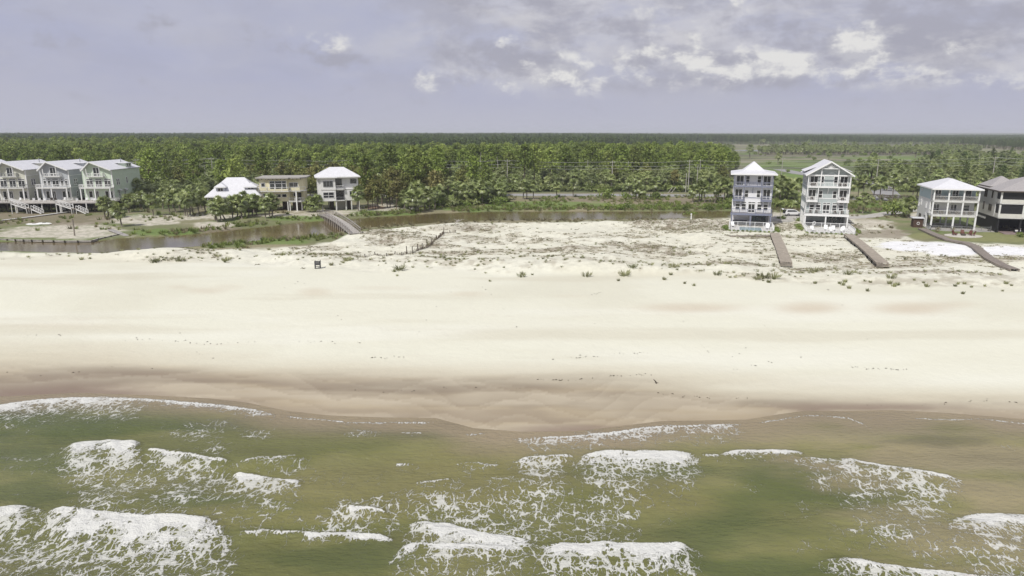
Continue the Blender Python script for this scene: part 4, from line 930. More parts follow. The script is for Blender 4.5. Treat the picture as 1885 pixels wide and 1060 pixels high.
scatter('bank_grass', np.stack([gx[k], gy[k], z_[k] - .03], -1), rng.uniform(0, 6.28, k.sum()), rng.uniform(.6, 1.5, k.sum()), kind_[k], [(t_green,), (t_reed,)], label='green grass and reeds along the creek banks', cat='bank grass')
# a few tufts one can count on the open sand
r = np.random.default_rng(77)
ME_T = tuft_mesh(9, 46, .8, .35, .35, F_dune)
TU = [(1223, 515), (1235, 500), (1260, 522), (1277, 526), (1138, 517), (1148, 508), (962, 504), (980, 506), (1545, 522), (1551, 525), (1555, 519), (1563, 531), (1592, 517), (1602, 520), (1637, 522), (1645, 527), (1652, 524), (1700, 521), (1706, 527), (1722, 519), (1758, 527), (1763, 523), (1775, 522), (1788, 529), (1813, 527), (1852, 522), (1862, 525), (1772, 541), (1845, 536), (1500, 522), (1683, 516), (1405, 517), (1415, 520), (1425, 514),(150, 478), (165, 474), (285, 482), (290, 479), (415, 483), (610, 488), (632, 484), (725, 500), (731, 508), (1597, 536), (902, 518)]
for i, (a, b) in enumerate(TU):
    o = link(bpy.data.objects.new('dune_shrub', ME_T)); o.location = on(a, b); o.rotation_euler = (0, 0, i); s_ = r.uniform(.65, 1.35); s_ *= .62; o.scale = (s_ * 1.1, s_ * 1.1, s_)
    tag(o, 'dark grassy clump standing on the open sand seaward of the right-hand houses' if a > 1300 else 'dark grassy clump on the open sand at the seaward edge of the dunes', 'dune grass', 'grassy clumps on the sand, right' if a > 1300 else 'grassy clumps on the sand, left and middle')
ME_L = tuft_mesh(31, 60, 1.1, .8, .7, F_dune)
for i, (a, b, s_) in enumerate([(1405, 512, 1.), (1425, 512, .9), (1393, 514, .7), (1150, 497, 1.), (1165, 492, .8), (960, 500, .7), (415, 480, .8), (330, 480, .8), (285, 483, .9), (1500, 500, .8), (1640, 512, .8), (1560, 505, .8), (735, 497, 1.), (640, 480, .8), (520, 470, .7), (1320, 505, .7), (1240, 492, .8), (1080, 494, .8)]):
    o = link(bpy.data.objects.new('dune_grass_clump', ME_L)); o.location = on(a, b); o.rotation_euler = (0, 0, i * 1.3); o.scale = (s_,) * 3
    tag(o, 'wide pale grassy clump at the seaward foot of the dunes', 'dune grass', 'wide grassy clumps at the foot of the dunes')
# wrack line specks on the beach
wk = MB(); r = np.random.default_rng(3)
for (x0, x1, q0, q1, n_) in [(230, 480, 625, 632, 24), (550, 620, 628, 636, 10), (990, 1200, 690, 700, 34), (1560, 1680, 672, 680, 22), (680, 760, 650, 658, 14), (1050, 1200, 650, 660, 26), (1580, 1900, 738, 748, 18), (1200, 1400, 724, 734, 14), (640, 960, 712, 722, 14), (40, 120, 610, 618, 6), (0, 300, 675, 690, 8), (1080, 1110, 520, 560, 6), (300, 1600, 520, 660, 60), (1300,1500,655,680,8)]:
    for i in range(n_):
        px = r.uniform(x0, x1); py = q0 + (q1 - q0) * (.5 + .5 * math.sin(px * .02)) + r.normal() * 1.2; x, y, z = on(px, py); w_ = r.uniform(.02, .07); L_ = w_ * r.uniform(1, 3)
        a = r.uniform(0, 6.28); c_, s_ = math.cos(a), math.sin(a)
        wk.poly([(x - L_ * c_, y - L_ * s_, z + .01), (x + w_ * s_, y - w_ * c_, z + .05), (x + L_ * c_, y + L_ * s_, z + .01), (x - w_ * s_, y + w_ * c_, z + .06)])
wk.build('beach_wrack', mat('dark_seaweed', (0.07, 0.055, 0.04), .9, .2)); tag(bpy.data.objects['beach_wrack'], 'scattered dark seaweed and shell litter along the beach', 'seaweed', kind='stuff')
# ------------------------------------------------------------------ roads
M_asph = mat('sunbleached_asphalt', (0.30, 0.295, 0.29), .9, .12, .6, .15, 10)
M_line = mat('road_paint', (0.7, 0.7, 0.66), .7, .1)
M_drive = mat('pale_gravel', (0.46, 0.44, 0.40), .95, .2, 1.2, .3, 20)
def ribbon(name, pts, w, m, z=1.56, kind='structure', th=0.0):
    """pts: pixel centre line on the ground; w: width in metres"""
    P_ = [np.array(at(a, b, 1.5)) for a, b in pts]
    # resample
    Q = []
    for i in range(len(P_) - 1):
        n = max(2, int(np.linalg.norm(P_[i + 1] - P_[i]) / 6)); Q += [P_[i] + (P_[i + 1] - P_[i]) * k / n for k in range(n)]
    Q.append(P_[-1]); L = []; Rr = []
    for i, p_ in enumerate(Q):
        d = Q[min(i + 1, len(Q) - 1)] - Q[max(i - 1, 0)]; d /= np.linalg.norm(d); n_ = np.array([-d[1], d[0]]) * w / 2
        zz = max(gz(*p_), gz(*(p_ + n_)), gz(*(p_ - n_)), z - .05) + .05
        L.append((*(p_ + n_), zz)); Rr.append((*(p_ - n_), zz))
    m_ = MB()
    for i in range(len(Q) - 1): m_.poly([Rr[i], Rr[i + 1], L[i + 1], L[i]])
    o = m_.build(name, m); 
    if kind: tag(o, kind=kind)
    return o
RD = [(-700, 362), (0, 361), (400, 360), (700, 359.5), (940, 358.8), (1130, 359), (1330, 360.5), (1480, 363), (1600, 366), (1700, 370), (1885, 378), (2300, 395)]
ribbon('road', RD, 9.5, M_asph)
for off in (-1.2, 1.2): ribbon('road_marking', [(a, b + off * .9) for a, b in RD], .25, M_line, 1.57)
ribbon('side_road', [(1435, 311.5), (1450, 314.5), (1472, 319.5), (1500, 323.5), (1560, 328.5), (1600, 335), (1622, 345), (1632, 358), (1634, 366)], 9, M_asph)
ribbon('driveway', [(1425, 398), (1445, 399), (1480, 400.5), (1520, 401), (1560, 401), (1600, 398.5), (1640, 392), (1690, 386)], 4.6, M_drive, 1.55)
ribbon('parking_apron', [(1424, 407), (1440, 403), (1475, 399)], 8, M_drive, 1.54)
for pts, w in (([(1362, 277.6), (1400, 276.6)], 40), ([(1510, 285.2), (1590, 284.6)], 10), ([(1600, 285.5), (1715, 281.5)], 8), ([(1668, 296), (1690, 297.4), (1712, 298)], 6), ([(1250, 270.2), (1300, 269.5)], 30)):
    ribbon('marsh_pond', pts, w, mat('pond_water', (0.25, 0.25, 0.25), .1, .1, .05), 1.5)

# ------------------------------------------------------------------ buildings
class Bld:
    """a house in its own frame: x along the sea front, y to the back, z up; the front wall at y = 0"""
    def __init__(s, name, label, loc, az_deg, cat='house'):
        s.root = thing(name, label, cat, loc, -R(az_deg)); s.n = 0
        s.frame = M_white; s.pane = M_glass
    def part(s, name, m, *boxes, parent=None, label=None):
        mb = MB()
        for b in boxes: mb.box(*b)
        o = mb.build(name, m, parent or s.root)
        if label: o['label'] = label
        return o
    def fb(s, mb, face, off, u0, u1, z0, z1, n0, n1):
        if face == 'F': mb.box(u0, u1, off - n1, off - n0, z0, z1)
        elif face == 'L': mb.box(off - n1, off - n0, u0, u1, z0, z1)
        else: mb.box(off + n0, off + n1, u0, u1, z0, z1)
    def win(s, face, off, uc, z0, w, h, nv=1, nh=0, bar=.12, name='window', fm=None, pm=None, open_=None):
        fm = fm or s.frame; pm = pm or s.pane; b = .09
        m = MB(); u0, u1, z1 = uc - w / 2, uc + w / 2, z0 + h
        F = lambda *a: s.fb(m, face, off, *a)
        F(u0 - bar, u0, z0 - bar, z1 + bar, .003, .1); F(u1, u1 + bar, z0 - bar, z1 + bar, .003, .1)
        F(u0, u1, z1, z1 + bar, .003, .1); F(u0, u1, z0 - bar, z0, .003, .1)
        for k in range(1, nv): c = u0 + w * k / nv; F(c - b / 2, c + b / 2, z0, z1, .003, .085)
        for z_ in ([z0 + h * k / (nh + 1) for k in range(1, nh + 1)] if isinstance(nh, int) else [z0 + h * k for k in nh]):
            for k in range(nv): F(u0 + w * k / nv + (b / 2 if k else 0), u0 + w * (k + 1) / nv - (b / 2 if k < nv - 1 else 0), z_ - b / 2, z_ + b / 2, .003, .08)
        fo = m.build(name, fm, s.root)
        m = MB(); s.fb(m, face, off, u0 + .002, u1 - .002, z0 + .002, z1 - .002, .004, .03); m.build('pane', pm, fo)
        return fo
    def rail(s, pts, z, h=1.0, m=None, name='railing', step=.35, post=1.8, solid=None, cap=.1):
        mb = MB(); m = m or s.frame
        for i in range(len(pts) - 1):
            a = np.array([*pts[i], z]); b = np.array([*pts[i + 1], z]); L = np.linalg.norm(b - a); up = np.array([0, 0, 1.0])
            mb.bar(a + up * h, b + up * h, cap, .09); mb.bar(a + up * .12, b + up * .12, .06, .07)
            n = max(1, round(L / post))
            for k in range(n + 1): p_ = a + (b - a) * k / n; mb.bar(p_, p_ + up * (h + .05), .12)
            if solid: mb.bar(a + up * h * .5, b + up * h * .5, .03, h * .72)
            else:
                n = int(L / step)
                for k in range(1, n): p_ = a + (b - a) * k / n; mb.bar(p_ + up * .15, p_ + up * (h - .04), .035)
        return mb.build(name, m, s.root)
    def post(s, x, y, z0, z1, w=.3, m=None, name='post'):
        o = MB().box(x - w / 2, x + w / 2, y - w / 2, y + w / 2, z0, z1).build(name, m or s.frame, s.root); return o
    def hip(s, x0, x1, y0, y1, z, h, ov=.5, m=None, ridge=None, fascia=None, name='roof'):
        """hip roof; ridge along x if wider than deep"""
        x0 -= ov; x1 += ov; y0 -= ov; y1 += ov; w = x1 - x0; d = y1 - y0
        if w >= d: k = d / 2 if ridge is None else (w - ridge) / 2; a, b = (x0 + k, (y0 + y1) / 2, z + h), (x1 - k, (y0 + y1) / 2, z + h)
        else: k = w / 2 if ridge is None else (d - ridge) / 2; a, b = ((x0 + x1) / 2, y0 + k, z + h), ((x0 + x1) / 2, y1 - k, z + h)
        e = [(x0, y0, z), (x1, y0, z), (x1, y1, z), (x0, y1, z)]; lo = [(p[0], p[1], z - .14) for p in e]
        mb = MB()
        if w >= d:
            for f in ([e[0], e[1], b, a], [e[1], e[2], b], [e[2], e[3], a, b], [e[3], e[0], a]): mb.poly(f)
        else:
            for f in ([e[0], e[1], a], [e[1], e[2], b, a], [e[2], e[3], b], [e[3], e[0], a, b]): mb.poly(f)
        for i in range(4): mb.poly([lo[i], lo[(i + 1) % 4], e[(i + 1) % 4], e[i]])
        mb.poly(lo[::-1])
        o = mb.build(name, m or M_roofw, s.root)
        fm = MB(); t_ = .06
        fm.box(x0 - t_, x1 + t_, y0 - t_, y0 - .003, z - .3, z - .02); fm.box(x0 - t_, x1 + t_, y1 + .003, y1 + t_, z - .3, z - .02)
        fm.box(x0 - t_, x0 - .003, y0 - .003, y1 + .003, z - .3, z - .02); fm.box(x1 + .003, x1 + t_, y0 - .003, y1 + .003, z - .3, z - .02)
        fm.build('fascia', fascia or s.frame, o); return o
    def gable(s, x0, x1, y0, y1, z, zr, ov=.5, fov=.8, m=None, xr=None, name='roof', th=.14):
        """gable roof with the ridge running to the back"""
        xr = (x0 + x1) / 2 if xr is None else xr; mb = MB()
        sl = (zr - z) / (xr - x0); sr = (zr - z) / (x1 - xr); A, B = (x0 - ov, z - ov * sl), (x1 + ov, z - ov * sr); Y0, Y1 = y0 - fov, y1 + .3
        for (ax, az_), (bx, bz) in ((A, (xr, zr)), ((xr, zr), B)):
            mb.poly([(ax, Y0, az_ + th), (bx, Y0, bz + th), (bx, Y1, bz + th), (ax, Y1, az_ + th)]); mb.poly([(ax, Y1, az_), (bx, Y1, bz), (bx, Y0, bz), (ax, Y0, az_)])
            mb.poly([(ax, Y0, az_), (bx, Y0, bz), (bx, Y0, bz + th), (ax, Y0, az_ + th)]); mb.poly([(bx, Y1, bz), (ax, Y1, az_), (ax, Y1, az_ + th), (bx, Y1, bz + th)])
        mb.poly([(A[0], Y0, A[1]), (A[0], Y0, A[1] + th), (A[0], Y1, A[1] + th), (A[0], Y1, A[1])]); mb.poly([(B[0], Y1, B[1]), (B[0], Y1, B[1] + th), (B[0], Y0, B[1] + th), (B[0], Y0, B[1])])
        o = mb.build(name, m or M_roofw, s.root)
        fm = MB(); fm.bar((A[0], Y0 - .06, A[1] - .03), (xr, Y0 - .06, zr - .03), .08, .3); fm.bar((B[0], Y0 - .06, B[1] - .03), (xr, Y0 - .06, zr - .03), .08, .3); fm.build('barge_board', s.frame, o)
        return o
    def gwall(s, x0, x1, y0, y1, z0, z, zr, m, xr=None):
        xr = (x0 + x1) / 2 if xr is None else xr; mb = MB(); pr = [(x0, z0), (x1, z0), (x1, z), (xr, zr), (x0, z)]
        a = [(p[0], y0, p[1]) for p in pr]; b = [(p[0], y1, p[1]) for p in pr]; mb.poly(a); mb.poly(b[::-1])
        for i in range(5): j = (i + 1) % 5; mb.poly([a[j], a[i], b[i], b[j]])
        return mb.build('wall', m, s.root)
    def stairs(s, x, y0, z0, y1, z1, w, m=None, rails=True, dx=0.0, name='stair'):
        """steps down from (y0,z0) to (y1,z1); dx shifts sideways instead when stairs run along x"""
        m = m or M_wgrey; n = max(3, int(abs(z0 - z1) / .19)); mb = MB()
        for k in range(n):
            f = (k + .5) / n
            if dx: cx = x + dx * f; mb.box(cx - .16, cx + .16, y0 - w / 2, y0 + w / 2, z0 + (z1 - z0) * f - .04, z0 + (z1 - z0) * f)
            else: cy = y0 + (y1 - y0) * f; mb.box(x - w / 2, x + w / 2, cy - .16, cy + .16, z0 + (z1 - z0) * f - .04, z0 + (z1 - z0) * f)
        o = mb.build(name, m, s.root); rm = MB()
        for sd_ in (-1, 1):
            if dx: a = (x, y0 + sd_ * w / 2, z0); b = (x + dx, y0 + sd_ * w / 2, z1)
            else: a = (x + sd_ * w / 2, y0, z0); b = (x + sd_ * w / 2, y1, z1)
            a, b = np.array(a, float), np.array(b, float); up = np.array([0, 0, 1.0])
            rm.bar(a - up * .1, b - up * .1 + up * .1, .1, .28); rm.bar(a + up * .95, b + up * .95, .12, .12)
            for k in range(5): p_ = a + (b - a) * k / 4; rm.bar(p_, p_ + up * .95, .1)
        rm.build('handrail', s.frame, o); return o

# ---- two four-storey houses of one plan
def beach_house(name, label, px, py, az_, W_, D_, wall, trim, gable, side_wall=None):
    x, y, z = on(px, py); B = Bld(name, label, (x, y, z), az_); hw = W_ / 2
    f1, f2, f3, ev = 3.25, 6.75, 9.95, 13.0
    fr = M_white
    # front wall stands 1.9 m behind the porch posts
    yw = 1.9
    body = B.part('wall', wall, (-hw + .25, hw - .25, yw, yw + D_, f1 + .2, ev - .05))
    low = B.part('ground_floor_wall', side_wall or wall, (-hw + .3, hw - .3, yw + 4.0, yw + D_ - .05, 0, f1 - .02), (hw - .5, hw - .3, yw + .2, yw + 3.95, 0, f1 - .02))
    B.part('shade_panel', M_wdark, (.4, hw - 1.0, yw + 3.8, yw + 3.95, .1, f1 - .2)); 
    for k in range(4): B.win('F', yw + 3.8, .9 + k * .85, .3, .6, 2.4, 1, 0, .07, 'door', trim, glass('teal_door_glass', (0.05, 0.09, 0.09)))
    B.part('counter', mat('dark_counter', (.1, .11, .14), .5), (-hw + .6, -.6, yw + 2.6, yw + 3.6, .0, 1.0))
    B.part('band', trim, (-hw + .2, hw - .2, yw - .05, yw + D_ + .05, f2 + 1.1 - .9, f2 + 1.1 - .72), (-hw + .2, hw - .2, yw - .05, yw + D_ + .05, f3 - .12, f3 + .05))
    for sx in (-1, 1): B.part('corner_board', fr if not gable else M_white, (sx * (hw - .26) - .09, sx * (hw - .26) + .09, yw - .07, yw + .1, f1 + .22, ev - .1))
    # main deck
    B.part('deck', M_wgrey, (-hw, hw, 0, yw + .1, f1 - .1, f1 + .08))
    B.part('deck_fascia', trim, (-hw - .02, hw + .02, -.12, -.01, f1 - .38, f1 + .1), (-hw - .12, -hw - .02, -.12, yw, f1 - .38, f1 + .1), (hw + .02, hw + .12, -.12, yw, f1 - .38, f1 + .1))
    B.rail([(-hw + .05, yw), (-hw + .05, .06), (hw - .05, .06), (hw - .05, yw)], f1 + .08, 1.05, trim)
    for xx_ in (-hw + .18, -.1, hw - .18): B.post(xx_, .12, 0, f1 - .1, .3, trim)
    for xx_ in (-hw + .18, hw - .18): B.post(xx_, yw + 1.8, 0, f1 - .02, .3, trim, 'post')
    # second storey bays (narrow balconies at both corners)
    for sx in (-1, 1):
        cx = sx * (hw - 1.45); B.part('balcony', trim, (cx - 1.3, cx + 1.3, .75, yw, f2 - .55, f2 - .15))
        B.rail([(cx - 1.25, yw), (cx - 1.25, .8), (cx + 1.25, .8), (cx + 1.25, yw)], f2 - .15, .95, trim if not gable else M_white)
        for q_ in (-1.2, 1.2): B.post(cx + q_, .86, f2 - .15, f3 - .25, .17, trim, 'post')
        B.win('F', yw, cx, f2 - .02, 1.55, 2.35, 2, [.22], .15, 'door', fr)
        B.win('F', yw, sx * (hw - 3.35), f2 + .45, .75, 1.65, 1, 1, .12, 'window', fr)
        for q_ in (-.95, .95):
            bm = MB(); bm.bar((cx + q_, yw - .04, f1 + 2.3 - .4), (cx + q_, .9, f2 - .6), .12, .12); bm.build('bracket', trim, B.root)
    # third storey: full-width balcony
    B.part('balcony', trim, (-hw + .1, hw - .1, .7, yw, f3 - .25, f3 + .05))
    B.rail([(-hw + .15, yw), (-hw + .15, .75), (hw - .15, .75), (hw - .15, yw)], f3 + .05, .95, trim)
    for xx_ in ((-hw + .25, -1.9, 1.9, hw - .25)): B.post(xx_, .85, f3 + .05, ev - .3 + (0 if not gable else (hw - abs(xx_)) * .62), .2, trim)
    B.part('fascia_beam', trim, (-hw + .1, hw - .1, .78, .92, ev - .42, ev - .16))
    for sx in (-1, 1):
        B.win('F', yw, sx * (hw - 1.6), f3 + .2, 1.6, 2.2, 2, [.22], .15, 'door', fr)
        B.win('F', yw, sx * (hw - 3.4), f3 + .75, .75, 1.65, 1, 1, .12, 'window', fr)
    bm = MB(); bm.bar((0, yw - .02, f3 - 1.7), (0, .9, f3 - .3), .14, .14); bm.build('bracket', trim, B.root)
    # first storey openings: four sash windows and a pair of glass doors, transoms above
    for k, xx_ in enumerate((-3.3, -1.85, 1.85, 3.3)):
        B.win('F', yw, xx_, f1 + .75, .95, 1.45, 1, 1, .13, 'window', fr); B.win('F', yw, xx_, f1 + 2.5, .95, .22, 1, 0, .09, 'transom', fr)
    B.win('F', yw, 0, f1 + .2, 1.45, 2.0, 2, [.3], .14, 'door', fr); B.win('F', yw, 0, f1 + 2.5, 1.6, .22, 2, 0, .09, 'transom', fr)
    for yy in (3.2, 5.2, 7.6, 10):
        for zz in (f1 + 1, f2 + .7, f3 + .9): B.win('L', -hw + .25, yw + yy, zz, .7, 1.3, 1, 1, .12, 'window', fr)
    if not gable: B.win('R', hw - .25, yw + 5, f3 + .9, .7, 1.3, 1, 1, .12)
    B.win('L', -hw + .3, yw + 5.5, .9, .9, 1.7, 1, 0, .1, 'door', fr)
    for yy in (yw + 6.2, yw + 8, yw + 9.8):
        B.part('pilaster', M_white, (-hw + .18, -hw + .297, yy - .15, yy + .15, 0, f1))
    if gable:
        B.gwall(-hw + .25, hw - .25, yw + .02, yw + D_ - .02, ev - .04, ev + .1, ev + 3.0, wall)
        B.gable(-hw + .25, hw - .25, .7, yw + D_, ev + .1, ev + 3.0, .75, .5)
        m = MB(); zt = ev + 2.95; yy = .62
        m.box(-1.9, 1.9, yy - .1, yy + .05, ev + 1.25, ev + 1.43)
        for a in range(-3, 4): m.bar((0, yy, ev + 1.4), (a * .42, yy, ev + 1.4 + (1.35 - abs(a) * .28)), .09)
        m.bar((-1.7, yy, ev + 1.5), (0, yy, zt - .3), .1); m.build('gable_truss', M_white, B.root)
        # shed dormers on both slopes
        for sx in (-1, 1):
            mb = MB(); xo = sx * (hw + .55); xi = sx * (hw - 2.2)
            a = [(xo, yw + 3.2, ev + .35), (xi, yw + 3.2, ev + 1.5), (xi, yw + 10.5, ev + 1.5), (xo, yw + 10.5, ev + .35)]
            b = [(p[0], p[1], p[2] + .13) for p in a]
            mb.poly(a if sx > 0 else a[::-1]); mb.poly(b[::-1] if sx > 0 else b)
            for i in range(4): j = (i + 1) % 4; mb.poly([a[i], a[j], b[j], b[i]] if sx < 0 else [a[j], a[i], b[i], b[j]])
            mb.build('roof', M_roofw, B.root)
            B.part('wall', wall, (min(sx * (hw - .27), sx * (hw - 2)), max(sx * (hw - .27), sx * (hw - 2)), yw + 3.6, yw + 10.2, ev - .03, ev + .42))
    else:
        B.hip(-hw, hw, .7, yw + D_ + .1, ev, 1.1, .65, M_roofw, None, M_white)
        B.hip(-hw + 2.3, hw - 2.3, 3.4, yw + D_ - 2.2, ev + .62, 2.15, .1, M_roofw, None, M_white, 'roof')
    return B
S_white = siding('white_lap_siding', (0.74, 0.74, 0.76)); S_blue = mat('slate_blue_paint', (0.205, 0.22, 0.29), .55, .1)
S_gg = siding('sage_grey_siding', (0.42, 0.465, 0.46)); S_ggd = siding('pale_grey_skirting', (0.5, 0.52, 0.52), .15, .06, True)
HE = beach_house('beach_house', 'tall narrow four-storey white house with slate-blue balconies and a pool deck', 1381, 417.5, 17.3, 9.5, 11.5, S_white, S_blue, False)
HF = beach_house('beach_house', 'tall four-storey grey-green gabled house with white porches on three floors', 1519, 419.5, 17.3, 9.9, 12.5, S_gg, M_white, True, S_ggd)
def pool_deck(B, W_, pool, y0=-8.6):
    hw = W_ / 2
    x, y, z = B.root.location
    P_ = thing('pool_terrace', 'paved terrace with a small plunge pool before the slate-blue trimmed house' if pool else 'paved terrace with white lounge chairs before the grey-green gabled house', 'terrace', (x, y, z), B.root.rotation_euler.z)
    mb = MB().box(-hw - .2, hw + .2, y0, -.4, -.9, .12); mb.build('slab', mat('terrace_paving', (.55, .54, .52), .8, .1), P_)
    if pool:
        MB().box(-2.8, 2.6, y0 + .5, y0 + 6.6, .125, .15).build('pool_coping', M_offw, P_)
        MB().box(-2.6, 2.4, y0 + .7, y0 + 6.4, .152, .17).build('pool_water', mat('pool_water', (0.32, 0.42, 0.45), .08, .1), P_)
    BB = Bld.__new__(Bld); BB.root = P_; BB.frame = M_white; BB.pane = M_glass
    BB.rail([(-hw - .1, -.5), (-hw - .1, y0 + .1)], .12, 1.2, M_white, 'fence', .22, 2.)
    BB.rail([(hw + .1, y0 + .1), (hw + .1, -.5)], .12, 1.2, M_white, 'fence', .22, 2.)
    BB.rail([(-hw - .1, -.9), (hw + .1, -.9)] if pool else [(-hw - .1, -.9), (hw + .1, -.9)], .12, 1.2, M_white, 'fence', .22, 2.)
    if not pool: BB.rail([(-hw - .1, y0 + .1), (hw + .1, y0 + .1)], .12, .9, M_white, 'fence', .3, 2.)
    return P_
TE = pool_deck(HE, 9.8, True); TF = pool_deck(HF, 9.9, False, -10.6)
def world_of(root, lx, ly, lz=0.0):
    a = root.rotation_euler.z; c_, s_ = math.cos(a), math.sin(a); p_ = root.location
    return (p_[0] + lx * c_ - ly * s_, p_[1] + lx * s_ + ly * c_, p_[2] + lz)
# small clipped shrubs in a row in front of each terrace
hb = KIND['bush0']
for root, hw, n_, yy, lab, grp in ((TE, 4.9, 11, -9.1, 'small dark shrub in the row edging the terrace of the slate-blue trimmed house', 'shrubs edging the pool terrace'), (TF, 5.2, 11, -11.1, 'small dark shrub in the row edging the terrace of the grey-green house', 'shrubs edging the lounge terrace')):
    for k in range(n_):
        X_, Y_, Z_ = world_of(root, -hw + 2 * hw * k / (n_ - 1), yy); place_tree('bush%d' % (k % 3), X_, Y_, gz(X_, Y_), k * 1.7, .3, lab, grp)
for root, hw, sides, l, g in ((TE, 5.6, (-1, 1), 'tawny shrub flanking the pool terrace', 'shrubs flanking the pool terrace'), (TF, 5.9, (-1, 1), 'dark shrub in the hedge along the side of the lounge terrace', 'hedge beside the lounge terrace')):
    for sx in sides:
        for k in range(6 if root is TF and sx < 0 else 4):
            X_, Y_, Z_ = world_of(root, sx * (hw + .25), -7.6 + k * 1.6 + (1.5 if root is TF and sx < 0 else 0)); place_tree('bush%d' % (k % 3), X_, Y_, gz(X_, Y_), k, .52, l, g)
# lounge chairs on the terrace
def lounger(root, lx, ly, rz, label, grp):
    X_, Y_, Z_ = world_of(root, lx, ly, .13); o = thing('beach_chair', label, 'chair', (X_, Y_, Z_), root.rotation_euler.z + rz, grp)
    MB().box(-.4, .4, -.1, .75, .3, .4).build('seat', M_white, o); m = MB(); m.bar((0, .7, .35), (0, 1.05, 1.2), .8, .08); m.build('backrest', M_white, o)
    for sx in (-.38, .38): MB().box(sx - .05, sx + .05, -.1, 0, 0, .55).build('leg', M_white, o); MB().box(sx - .05, sx + .05, .7, .8, 0, .55).build('leg', M_white, o); MB().box(sx - .09, sx + .09, -.12, .82, .56, .6).build('armrest', M_white, o)
    return o
for i, (lx, ly, rz) in enumerate([(-3.6, -8.2, .3), (-.6, -5.6, -.1), (1.2, -6.2, .2), (2.4, -8.3, -.4), (3.7, -6.4, .5), (.2, -9.0, .1)]):
    lounger(TF, lx, ly, rz, 'white slatted lounge chair on the terrace of the grey-green house', 'white chairs on the lounge terrace')
for i, (lx, ly, rz) in enumerate([(-4.1, -2.6, .2), (3.6, -3.0, -.3), (3.7, -4.6, -.2)]): lounger(TE, lx, ly, rz, 'white lounge chair beside the plunge pool', 'white chairs by the plunge pool')
X_, Y_, Z_ = world_of(TF, -2.9, -2.4, .12); o = thing('lifebuoy_stand', 'white ring on a stand before the porch of the grey-green house', 'ring', (X_, Y_, Z_))
MB().box(-.04, .04, -.04, .04, 0, 1.1).build('post', M_white, o); m = MB(); m.tube([(.35 * math.cos(a), -.1, 1.3 + .35 * math.sin(a)) for a in np.linspace(0, 6.283, 13)], .08, 5); m.build('ring', M_white, o)
# porch furniture of the grey-green house
for (fl, xs) in ((3.33, (-3.6, -2.2, 2.0, 3.6)), (6.6, (-3.5, 3.4)), (10.0, (-3.7, -2.9, 2.6, 3.6))):
    for xx_ in xs:
        X_, Y_, Z_ = world_of(HF.root, xx_, .95 if fl < 6 else 1.3, fl); o = thing('porch_chair', 'dark chair behind the white railing of the grey-green house', 'chair', (X_, Y_, Z_), HF.root.rotation_euler.z, 'dark chairs on the grey-green house porches')
        MB().box(-.3, .3, -.25, .3, .38, .46).build('seat', M_wdark, o); MB().box(-.3, .3, .3, .36, .4, 1.0).build('backrest', M_wdark, o)
        for a in (-.26, .26): MB().box(a - .03, a + .03, -.2, -.14, 0, .38).build('leg', M_wdark, o); MB().box(a - .03, a + .03, .24, .3, 0, .38).build('leg', M_wdark, o)

# ---- white three-storey house on stilts with porches (right)
S_gw = siding('bright_white_siding', (0.72, 0.72, 0.71)); S_lb = siding('pale_blue_siding', (0.43, 0.53, 0.56))
x, y, z = on(1752, 422.5); G = Bld('stilt_house', 'white and pale blue three-storey house on stilts with open porches and hip roof', (x, y, z), 17.8); hw = 4.7; D_ = 11.5; pd = 2.6
G.part('wall', S_gw, (-hw, hw, pd, pd + D_, 3.45, 6.95)); G.part('wall', S_lb, (-hw, hw, pd, pd + D_, 6.96, 9.75), label='pale blue upper wall')
G.part('pier_wall', S_gw, (-hw, -hw + .25, pd + 9.5, pd + D_, 0, 3.44), (-hw, -hw + .25, pd + 5.0, pd + 7.0, 0, 3.44), (-hw, -hw + .25, pd + 2.0, pd + 2.8, 0, 3.44), (-hw, -hw + .25, pd + 7.0, pd + 9.5, 2.6, 3.44), (-hw, -hw + .25, pd + 2.8, pd + 5.0, 2.6, 3.44))
G.part('back_wall', S_gw, (-hw + .3, -2, pd + D_ - .3, pd + D_, 0, 3.44)); G.part('garage_door', M_wdark, (-hw + .02, -hw + .1, pd + 7.0, pd + 9.5, 0, 2.58))
for f in (3.5, 6.95):
    G.part('porch_floor', M_offw, (-hw - .05, hw + .05, -.2, pd, f - .42, f - .02)); G.rail([(-hw, pd), (-hw, 0), (hw, 0), (hw, pd)], f, 1.0, M_offw, 'railing', .2, 3.1)
    for k in range(4): G.post(-hw + 2 * hw * k / 3, 0, f, f + 2.98 if f < 6 else 9.6, .3)
    for yy in (1.3,): G.post(-hw, pd - .2, f, f + 2.9 if f < 6 else 9.6, .22)
    for k, xx_ in enumerate((-3.3, .4, 3.1)): G.win('F', pd, xx_, f + .15 if k != 2 or f > 6 else f + .9, 1.15, 2.1 if k != 2 or f > 6 else 1.3, 2 if k < 2 else 1, 1, .13, 'door' if k < 2 else 'window')
    for k, xx_ in enumerate((-3.9, -2.4, -.9, .9, 2.3, 3.7)):
        X_, Y_, Z_ = world_of(G.root, xx_, 1.1, f); o = thing('porch_chair', 'dark wicker seat on a porch of the stilt house', 'chair', (X_, Y_, Z_), G.root.rotation_euler.z, 'dark seats on the stilt house porches')
        MB().box(-.42, .42, -.35, .4, .12, .45).build('seat', M_wdark, o); MB().box(-.42, .42, .4, .5, .2, .95).build('backrest', M_wdark, o)
G.part('porch_beam', M_white, (-hw - .1, hw + .1, -.28, .12, 9.45, 9.75))
for k in range(3):
    G.post(-hw + .1 + (2 * hw - .2) * k / 2, 0, 0, 3.08, .34); G.post(-hw + .1 + (2 * hw - .2) * k / 2, pd + 3, 0, 3.44, .3); G.post(-hw + .3 + (2 * hw - .6) * k / 2, pd + 8, 0, 3.44, .3)
